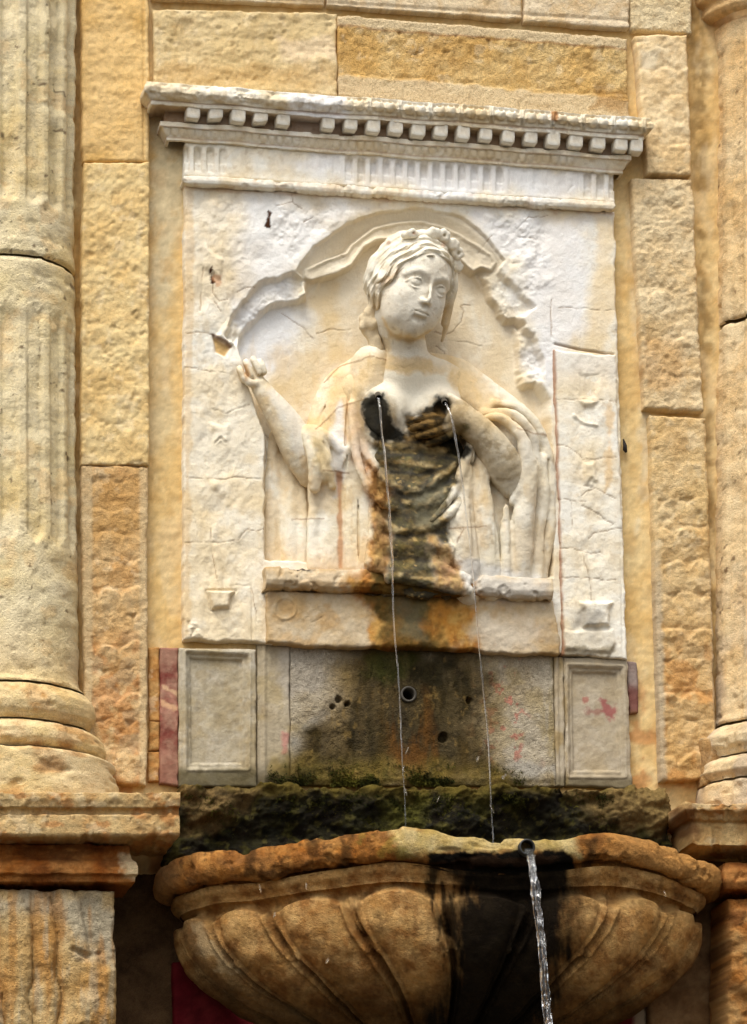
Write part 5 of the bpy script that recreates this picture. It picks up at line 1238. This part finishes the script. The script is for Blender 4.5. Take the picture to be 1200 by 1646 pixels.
def relax(V, Fc, n):
    for _ in range(n):
        A = np.zeros_like(V); w = np.zeros(len(V))
        for i in range(4):
            for k in (1, 3):
                b_ = Fc[:, (i+k) % 4]
                for j in range(3): A[:, j] += np.bincount(Fc[:, i], V[b_, j], len(V))
                w += np.bincount(Fc[:, i], minlength=len(V))
        V = V*.45+.55*A/np.maximum(w, 1)[:, None]
    return V
def build(vol, name, kind, erode, mat=M_MARBLE, sm=1):
    V, Fc = vol.mesh()
    V = relax(V, Fc, sm)
    N = vnorm(V, Fc)
    V = V+N*(erode*fb3(V, 26, 4, 7)+.35*erode*fb3(V, 7, 3, 8))[:, None]
    P = SW(V); uu, vv = PX(P)
    c, w = c_stat(uu, vv, kind)
    return add_mesh(name, P, Fc[:, ::-1], mat, statue, c, w)
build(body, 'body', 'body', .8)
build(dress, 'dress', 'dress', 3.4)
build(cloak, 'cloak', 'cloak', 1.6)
hr = build(hair, 'hair', 'hair', .8, sm=2)
o = build(diad, 'diadem', 'diadem', .6, sm=2)
for (u, v, H) in ((608, 637, 74), (714, 646, 70)):
    tv, tf = tube([W(u-1, v-3, H-30), W(u, v, H), W(u+.6, v+2, H+6)], [5*K, 5*K, 4.6*K], 12)
    add_mesh('spout_pipe', tv, tf, M_LEAD, statue)
del body, dress, cloak, hair, diad
# ------------------------------------------------------------------ mossy rock ledge and the basin
def h_rock(u, v):
    h = 20*fb(u, v*1.5, 90, 5, 500, .55)+7*fb(u, v*1.6, 26, 4, 501)
    h = h+10*ss(1300, 1262, v)*(1+.6*fb(u, v*0, 50, 3, 502))-16*ss(1285, 1345, v)
    h = h+16*pm(u, v, [(285, 1262), (400, 1270), (380, 1310), (300, 1330)], 16, 14, 30, 503)+14*pm(u, v, [(940, 1268), (1076, 1268), (1076, 1320), (980, 1310)], 16, 14, 30, 504)
    return h
def c_rock(u, v, h):
    c = base(u, v, [(34, 32, 18), (20, 19, 12), (50, 46, 24), (30, 23, 14)], 30, 505)
    c = over(c, ss(.1, .5, fb(u, v*1.4, 22, 4, 506))*.5*ss(-.3,.5,fb(u, v, 90, 3, 517)), (86, 80, 32))
    c = over(c, ss(.35, .6, fb(u, v, 10, 4, 507))*.4, (112, 102, 50))
    c = over(c, ss(1290, 1264, v+14*fb(u, v*0, 40, 4, 508))*.6, (112, 94, 36))
    c = over(c, pm(u, v, [(285, 1262), (420, 1270), (400, 1300), (300, 1330)], 18, 18, 24, 509)*.75, (138, 112, 70))
    c = over(c, pm(u, v, [(900, 1262), (1080, 1262), (1080, 1330), (1000, 1330), (940, 1300)], 18, 18, 24, 510)*.8, (146, 120, 74))
    c = over(c, pm(u, v, [(610, 1290), (690, 1290), (680, 1350), (620, 1345)], 14, 16, 20, 511)*.6, (92, 88, 30))
    c = over(c, ss(.4, .62, fb(u, v, 7, 3, 512))*pm(u, v, [(285, 1262), (420, 1270), (400, 1330), (300, 1330)], 18, 18, 24, 513)*.6, (48, 42, 26))
    return grainy(c, u, v, .25, 4, 514)
rock = slab('rock_ledge', [(284, 1263), (1078, 1268), (1080, 1420), (270, 1420)], 26, 60, M_WETROCK, None, h_rock, c_rock, res=2, edge=14, wob=9, rough=3.6, rs=18, seed=515, wetf=lambda u, v: .55*pm(u, v, [(420, 1290), (940, 1290), (940, 1420), (420, 1420)], 30, 20, 30, 516))
tag(rock, 'dark mossy rock ledge dripping wet between the dado and the basin rim', 'rock ledge')

# moss tufts on the ledge and along the foot of the dado
rm = np.random.RandomState(11); nt_ = 5200
mu = np.where(rm.rand(nt_) < .7, rm.uniform(300, 985, nt_), rm.uniform(430, 840, nt_)); mv = 1276+np.abs(rm.normal(0, 26, nt_)); lowm = rm.rand(nt_) < .3
mv = np.where(lowm, 1262-np.abs(rm.normal(0, 12, nt_)), mv); mu = np.where(lowm, 430+(mu-300)*.6, mu)
mk = (fb(mu, mv*1.4, 60, 3, 518) > -.05) & (mv < 1345); mu, mv, lowm = mu[mk], mv[mk], lowm[mk]
hm = np.where(lowm, -4, 26+h_rock(mu, mv)-4)
P0 = W(mu, mv, hm); VV = []; FF = []; CC = []
for i in range(5):
    d = rm.normal(0, 1, (len(mu), 3)); d[:, 1] = -np.abs(d[:, 1])-.4; d[:, 2] -= .3; d /= np.linalg.norm(d, axis=1)[:, None]
    ln = rm.uniform(2.5, 7, len(mu))[:, None]*K; sd = np.cross(d, rm.normal(0, 1, (len(mu), 3))); sd /= np.linalg.norm(sd, axis=1)[:, None]
    b_ = P0+rm.normal(0, 1.6, P0.shape)*K; o_ = len(VV)*0+sum(len(x_) for x_ in VV)
    VV += [np.stack([b_-sd*.9*K, b_+sd*.9*K, b_+d*ln], 1).reshape(-1, 3)]
    FF.append(np.arange(3*len(mu)).reshape(-1, 3)+o_)
    cc = base(mu, mv, [(60, 62, 20), (34, 38, 16), (104, 98, 34)], 26, 519)*rm.uniform(.6, 1.3, (len(mu), 1)); CC.append(np.repeat(cc, 3, 0))
moss = add_mesh('moss', np.concatenate(VV), np.concatenate(FF), M_WETROCK, None, np.concatenate(CC)); moss['kind'] = 'stuff'

basin = thing('fountain_basin', 'big scalloped stone basin with an orange brown rim and black algae under its spout', 'basin', W(705, 1800, 0))
UC, VC, BA, BB = 702.0, 1420.0, 455.0, 300.0
ph = np.radians(np.linspace(-104, 104, 620))
def b_dip(us):                                     # worn overflow notch in the rim
    return ss(680, 720, us)*ss(925, 890, us)
def basin_mesh(name, prof, disp, cfun, seed, res=2.0, rough=2.5, wetf=None):
    p = np.asarray(prof, float); Q = [p[0]]
    for a, b in zip(p[:-1], p[1:]):
        L_ = np.hypot((b[0]-a[0])*BA, b[1]-a[1]); k = max(1, int(L_/res))
        for j in range(1, k+1): Q.append(a+(b-a)*j/k)
    Q = np.array(Q); k = np.ones(9)/9
    for c_ in range(2):
        q = np.pad(Q[:, c_], 4, 'edge'); Q[:, c_] = np.convolve(q, k, 'valid')
    Ph, R = np.meshgrid(ph, Q[:, 0], indexing='ij'); _, DV = np.meshgrid(ph, Q[:, 1], indexing='ij')
    dr = np.gradient(Q[:, 0])*BA; dv = np.gradient(Q[:, 1]); L_ = np.hypot(dr, dv)+1e-9
    nr, nv = dv/L_, -dr/L_
    us = UC+R*BA*np.sin(Ph)+.21*R*BB*np.cos(Ph)
    arc = np.concatenate([[0], np.cumsum(np.hypot(np.diff(Q[:, 0])*BA, np.diff(Q[:, 1])))])
    A2 = np.broadcast_to(arc[None], R.shape)
    pos = np.stack([Ph*330, A2+seed*31, 0*R], -1)
    d = disp(Ph, R, DV, us) + rough*(fb3(pos, 24, 5, seed)+.6*fb3(pos, 70, 3, seed+1))
    U = UC+R*BA*np.sin(Ph)+d*nr[None]*np.sin(Ph); H = R*BB*np.cos(Ph)+d*nr[None]*np.cos(Ph)
    V = VC+DV+d*nv[None] + 3*fb(Ph*330, 0*Ph, 120, 3, seed+2)
    V = V+dropf(Ph, us, DV)
    P = SW(np.stack([U, V, H], -1)).reshape(-1, 3)
    uu, vv = PX(P); uu = uu.reshape(R.shape); vv = vv.reshape(R.shape)
    c = cfun(uu, vv, Ph, DV)
    n, m = R.shape
    w = wetf(uu, vv).ravel() if wetf is not None else None
    return add_mesh(name, P, gridfaces(n, m), M_BASIN, basin, c.reshape(-1, 3), w)
def dropf(Ph, us, DV):
    g = lambda a, w: np.exp(-((us-a)/w)**2)
    return (-12*g(632, 70)-13*g(985, 70)+6*g(800, 90)+5*g(430, 60)-4*g(520, 50)+8*g(1120, 50))*ss(120, 20, DV)
BLK = [(708, 1376), (914, 1372), (916, 1440), (905, 1500), (915, 1530), (880, 1570), (888, 1600), (860, 1640), (850, 1700), (680, 1700), (700, 1620), (742, 1560), (726, 1500), (750, 1440)]
def c_bas(u, v, Ph, DV):
    c = base(u, v, [(190, 144, 84), (166, 118, 62), (208, 168, 110), (142, 96, 50)], 40, 520)
    c = over(c, ss(.15, .5, fb(u, v, 18, 4, 521))*.5, (186, 148, 92))
    c = over(c, ss(.35, .6, fb(u, v, 11, 4, 522))*.4, (92, 62, 36))
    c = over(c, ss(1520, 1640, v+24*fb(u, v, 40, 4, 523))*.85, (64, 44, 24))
    c = over(c, pm(u, v, [(290, 1480), (330, 1500), (400, 1580), (520, 1640), (420, 1660), (310, 1570)], 18, 18, 30, 524)*.5, (104, 86, 60))
    c = over(c, pm(u, v, [(306, 1480), (322, 1490), (380, 1560), (360, 1560), (316, 1520)], 6, 10, 14, 525)*.6, (186, 162, 122))
    sd_ = sdp(u, v, BLK)+26*fb(u*1.5, v*.35, 24, 5, 526, .6)
    k = ss(18, -14, sd_)
    c = over(c, ss(46, 4, sd_)*.6, (82, 60, 34))
    dr = pm(u, v, [(686, 1372), (742, 1372), (738, 1440), (722, 1520), (712, 1560), (704, 1500), (690, 1450)], 4, 9, 14, 527)*ss(-.3, .1, fb(u*2, v*.4, 24, 4, 528))
    c = over(c, np.maximum(k, dr*.9)*.97, base(u, v, [(14, 12, 8), (8, 7, 5), (26, 21, 13)], 16, 529))
    return grainy(c, u, v, .2, 4, 530)
def c_rim(u, v, Ph, DV):
    c = base(u, v, [(166, 108, 48), (142, 84, 32), (182, 132, 72), (136, 92, 50)], 34, 531)
    c = over(c, ss(.2, .5, fb(u*1.6, v*.7, 18, 4, 532))*.6, (118, 74, 34))
    c = over(c, ss(.4, .62, fb(u, v, 10, 4, 533))*.6, (70, 46, 26))
    tip = ss(300, 255, u)*.7; c = over(c, tip, (200, 158, 108))
    c = over(c, ss(950, 1020, u)*.55, (186, 140, 82))
    lip = pm(u, v, [(620, 1325), (700, 1330), (920, 1330), (940, 1385), (880, 1370), (690, 1373), (640, 1380)], 8, 8, 20, 534)
    c = over(c, lip*.75, base(u, v, [(196, 176, 116), (172, 150, 84), (208, 190, 138)], 24, 535))
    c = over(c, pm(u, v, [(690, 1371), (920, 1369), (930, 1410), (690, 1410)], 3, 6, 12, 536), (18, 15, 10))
    for a in (500, 552, 400, 945): c = over(c, pm(u, v, [(a-6, 1350), (a+14, 1345), (a+8, 1400), (a-4, 1408)], 5, 9, 12, 537+a)*.75, (60, 40, 20))
    c = over(c, ss(.3, .5, fb(u, v, 22, 4, 538))*ss(520, 600, u)*ss(700, 640, u)*.4, (126, 118, 50))
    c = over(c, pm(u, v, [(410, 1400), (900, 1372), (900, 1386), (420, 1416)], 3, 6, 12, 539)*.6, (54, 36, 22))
    return grainy(c, u, v, .2, 4, 540)
rimp = [(.82, 40), (.82, 4), (.86, -16)]
for t in np.linspace(-130, 130, 15): rimp.append((.945+.055*cos(radians(t))*1.0, 25*sin(radians(t))))
rimp += [(.925, 27), (.925, 33)]
rimp2 = [(.93, 24), (.935, 30), (.93, 40), (.905, 44), (.90, 54)]
def d_rim(Ph, R, DV, us):
    nt_ = b_dip(us)
    return -6*nt_ + 3.5*fb(Ph*330, 0*Ph, 60, 3, 541) - 5*ss(.2, .5, fb(Ph*330, DV, 40, 4, 542))
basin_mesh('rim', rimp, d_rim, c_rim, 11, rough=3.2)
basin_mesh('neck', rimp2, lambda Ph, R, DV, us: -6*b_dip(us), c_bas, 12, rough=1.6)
bowl = [(.90, 44), (.885, 50), (.88, 64), (.885, 82), (.88, 104), (.85, 134), (.79, 166), (.70, 198), (.585, 228), (.46, 256), (.36, 282), (.30, 310), (.29, 345), (.32, 380), (.34, 420)]
def d_bowl(Ph, R, DV, us):
    tw = 9*ss(60, 230, DV)*np.tanh((Ph-.03)*6)
    x = (np.degrees(Ph)+tw+18)/20.0; x = (x-np.round(x))*2            # -1..1 in a lobe
    sc_ = np.clip(R/.9, .35, 1)
    ytop = 60+34*(1-np.sqrt(np.clip(1-np.clip(np.abs(x), 0, 1)**2, 0, 1)))
    lobe = np.sqrt(np.clip(1-(np.abs(x)/.93)**2.6, 0, 1))*ss(-6, 10, DV-ytop)
    rimw = 12*ss(.11, .0, np.abs(np.abs(x)-.84))*ss(0, 14, DV-ytop+6)
    dart = 16*np.clip(1-np.abs(np.abs(x)-1)/(.34*np.clip(1-(DV-66)/70., .02, 1)), 0, 1)*ss(60, 70, DV)*ss(140, 116, DV)
    bud = 14*np.sqrt(np.clip(1-((np.abs(x)-1)/.16)**2-((DV-142)/11.)**2, 0, 1))
    k = ss(340, 270, DV)
    return (34*lobe*sc_+rimw*sc_+dart+bud-16*ss(48, 66, DV))*k*ss(46, 56, DV)
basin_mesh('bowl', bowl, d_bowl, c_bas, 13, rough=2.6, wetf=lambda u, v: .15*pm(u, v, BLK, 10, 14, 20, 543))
# spout: a short dark lead pipe through the notch
sp0 = W(842, 1366, 270); sp1 = W(847, 1361, 322)
kk = 22; a = np.arange(kk)*2*pi/kk; V = []
for r_, q in ((12.5, sp0), (12.5, sp1), (9.5, sp1), (9.0, sp0)):
    V += [(q[0]+r_*K*cos(t), q[1], q[2]+r_*K*sin(t)) for t in a]
Fq = [(j*kk+i, j*kk+(i+1) % kk, (j+1)*kk+(i+1) % kk, (j+1)*kk+i) for j in range(3) for i in range(kk)] 
add_mesh('spout', np.array(V), np.array(Fq), plain('black_pipe', (30, 28, 24), .5), basin)
# dark niche floor under the basin back so the bowl closes on the wall

# ------------------------------------------------------------------ water
M_WATER = bpy.data.materials.new('falling_water'); M_WATER.use_nodes = True
b = M_WATER.node_tree.nodes['Principled BSDF']; N = M_WATER.node_tree.nodes; L = M_WATER.node_tree.links
b.inputs['Base Color'].default_value = (1, 1, 1, 1); b.inputs['Roughness'].default_value = .02; b.inputs['IOR'].default_value = 1.33
b.inputs['Transmission Weight'].default_value = 1.0
tn = N.new('ShaderNodeTexNoise'); tn.inputs['Scale'].default_value = 160; tcn = N.new('ShaderNodeTexCoord')
mpn = N.new('ShaderNodeMapping'); mpn.inputs['Scale'].default_value = (1, 1, .25); L.new(tcn.outputs['Object'], mpn.inputs[0]); L.new(mpn.outputs[0], tn.inputs[0])
bpn = N.new('ShaderNodeBump'); bpn.inputs['Strength'].default_value = 1.0; bpn.inputs['Distance'].default_value = .006
L.new(tn.outputs[0], bpn.inputs['Height']); L.new(bpn.outputs[0], b.inputs['Normal'])
M_JET = M_WATER.copy(); M_JET.name = 'thin_jet_water'
for n_ in M_JET.node_tree.nodes:
    if n_.type == 'BUMP': n_.inputs['Strength'].default_value = .25
def stream(label, pts, strands, seed, group=None):
    p = np.asarray(pts, float); V = []; Fq = []; off = 0
    t = np.linspace(0, len(p)-1, 26*(len(p)-1)); q = np.stack([np.interp(t, np.arange(len(p)), p[:, i]) for i in range(4)], -1)
    for i in range(4):
        kk_ = np.ones(21)/21; q[:, i] = np.convolve(np.pad(q[:, i], 10, 'edge'), kk_, 'valid') if i else q[:, i]
    for s in range(strands):
        tw = q[:, 1]*.02*(1+.2*s)+s*2.1+seed+1.5*fb(q[:, 1], q[:, 1]*0, 60, 3, seed+s)
        amp = q[:, 3]*(.45 if strands > 1 else 0)
        P = W(q[:, 0]+amp*np.cos(tw), q[:, 1], q[:, 2]+amp*np.sin(tw))
        P[:, 2] = W(q[:, 0], q[:, 1], q[:, 2])[:, 2]
        r = q[:, 3]*(.42 if strands > 2 else .36 if strands > 1 else 1)*(1+(.38 if strands > 2 else .16)*fb(q[:, 1], q[:, 1]*0+9*s, 16 if strands > 2 else 60, 4, seed+s+5))*K
        v_, f_ = tube(P, r, 8); V.append(v_); Fq.append(f_+off); off += len(v_)
    o = add_mesh('water_stream', np.concatenate(V), np.concatenate(Fq), M_WATER if strands > 2 else M_JET, None)
    return tag(o, label, 'water jet', group)
stream('thin jet of water falling from the left breast of the carved lady', [(608, 637, 78, 3.2), (612, 665, 90, 3.4), (619, 740, 96, 3.6), (625, 830, 96, 3.4), (631, 920, 96, 3.4), (634, 1000, 96, 3.2), (639, 1090, 96, 2.6), (645, 1190, 96, 2.2), (651, 1296, 96, 1.6), (654, 1420, 96, 1.4)], 2, 3)
stream('thin jet of water falling past her hand from the right breast', [(714, 646, 74, 2.8), (724, 668, 88, 3.2), (734, 710, 94, 3.2), (744, 780, 96, 2.8), (751, 850, 96, 2.0), (758, 910, 96, 1.8), (768, 1010, 96, 2.0), (776, 1110, 96, 2.2), (786, 1220, 96, 2.4), (793, 1350, 96, 2.6), (795, 1420, 96, 2.6)], 2, 8)
stream('bright twisting stream of water pouring from the spout in the basin rim', [(847, 1364, 316, 9.0), (852, 1376, 330, 10.5), (859, 1420, 340, 9.0), (866, 1480, 346, 8.2), (873, 1550, 350, 7.6), (879, 1620, 352, 8.2), (883, 1700, 354, 9.0)], 3, 14)
rs_ = np.random.RandomState(4)
DROPL = ['plump water drop on the mossy right edge of the dado stain', 'splash drop above the rock ledge right of the second jet', 'long water drop below the drain pipe beside the left jet', 'thin water drop lower down along the left jet', 'small splash drop touching the larger drop right of the second jet', 'streak of water before the rock ledge under the left jet', 'short faint streak of water between the two jets on the rock', 'streak of water before the rock ledge under the right jet', 'water drip under the basin rim, leftmost of the drips', 'water drip under the basin rim above the second petal from the left', 'water drop in the hollow between two left petals of the bowl', 'water drip under the right part of the basin rim', 'white drop on the outermost right end of the basin rim', 'bright drop in the middle of a broad left petal of the bowl']
ico = None
for i, (u, v, l, w, H) in enumerate([(767, 1220, 6, 3, 60), (808, 1250, 4, 3.5, 60), (654, 1206, 7, 1.5, 96), (648, 1236, 7, 1.5, 96), (812, 1246, 3, 2, 64), (652, 1272, 8, 1.4, 96), (704, 1284, 6, 1.2, 90), (790, 1300, 8, 1.4, 96), (418, 1428, 7, 2, 240), (492, 1424, 6, 2, 290), (441, 1470, 5, 2.5, 280), (1068, 1436, 5, 2, 240), (1140, 1408, 6, 2.5, 130), (526, 1544, 5, 3, 300)]):
    if ico is None:
        th = np.linspace(0, pi, 7); p2 = np.arange(8)*2*pi/8
        X = np.stack([np.outer(np.sin(th), np.cos(p2)), np.outer(np.sin(th), np.sin(p2)), np.outer(np.cos(th), np.ones(8))], -1).reshape(-1, 3)
        ff = np.array([(r*8+j, r*8+(j+1) % 8, (r+1)*8+(j+1) % 8, (r+1)*8+j) for r in range(6) for j in range(8)])
        ico = add_mesh('water_drop', X, ff, M_WATER); o = ico
        ico.data.transform(mathutils.Matrix.Translation(ico.location))
    else:
        o = ico.copy(); COL.objects.link(o)
    o.location = W(u, v, H); o.scale = (w*K*.8, w*K*.8, l*K); o.rotation_euler = (0, radians(rs_.uniform(-25, 25)), 0)
    tag(o, DROPL[i], 'water drop', 'splashing water drops')
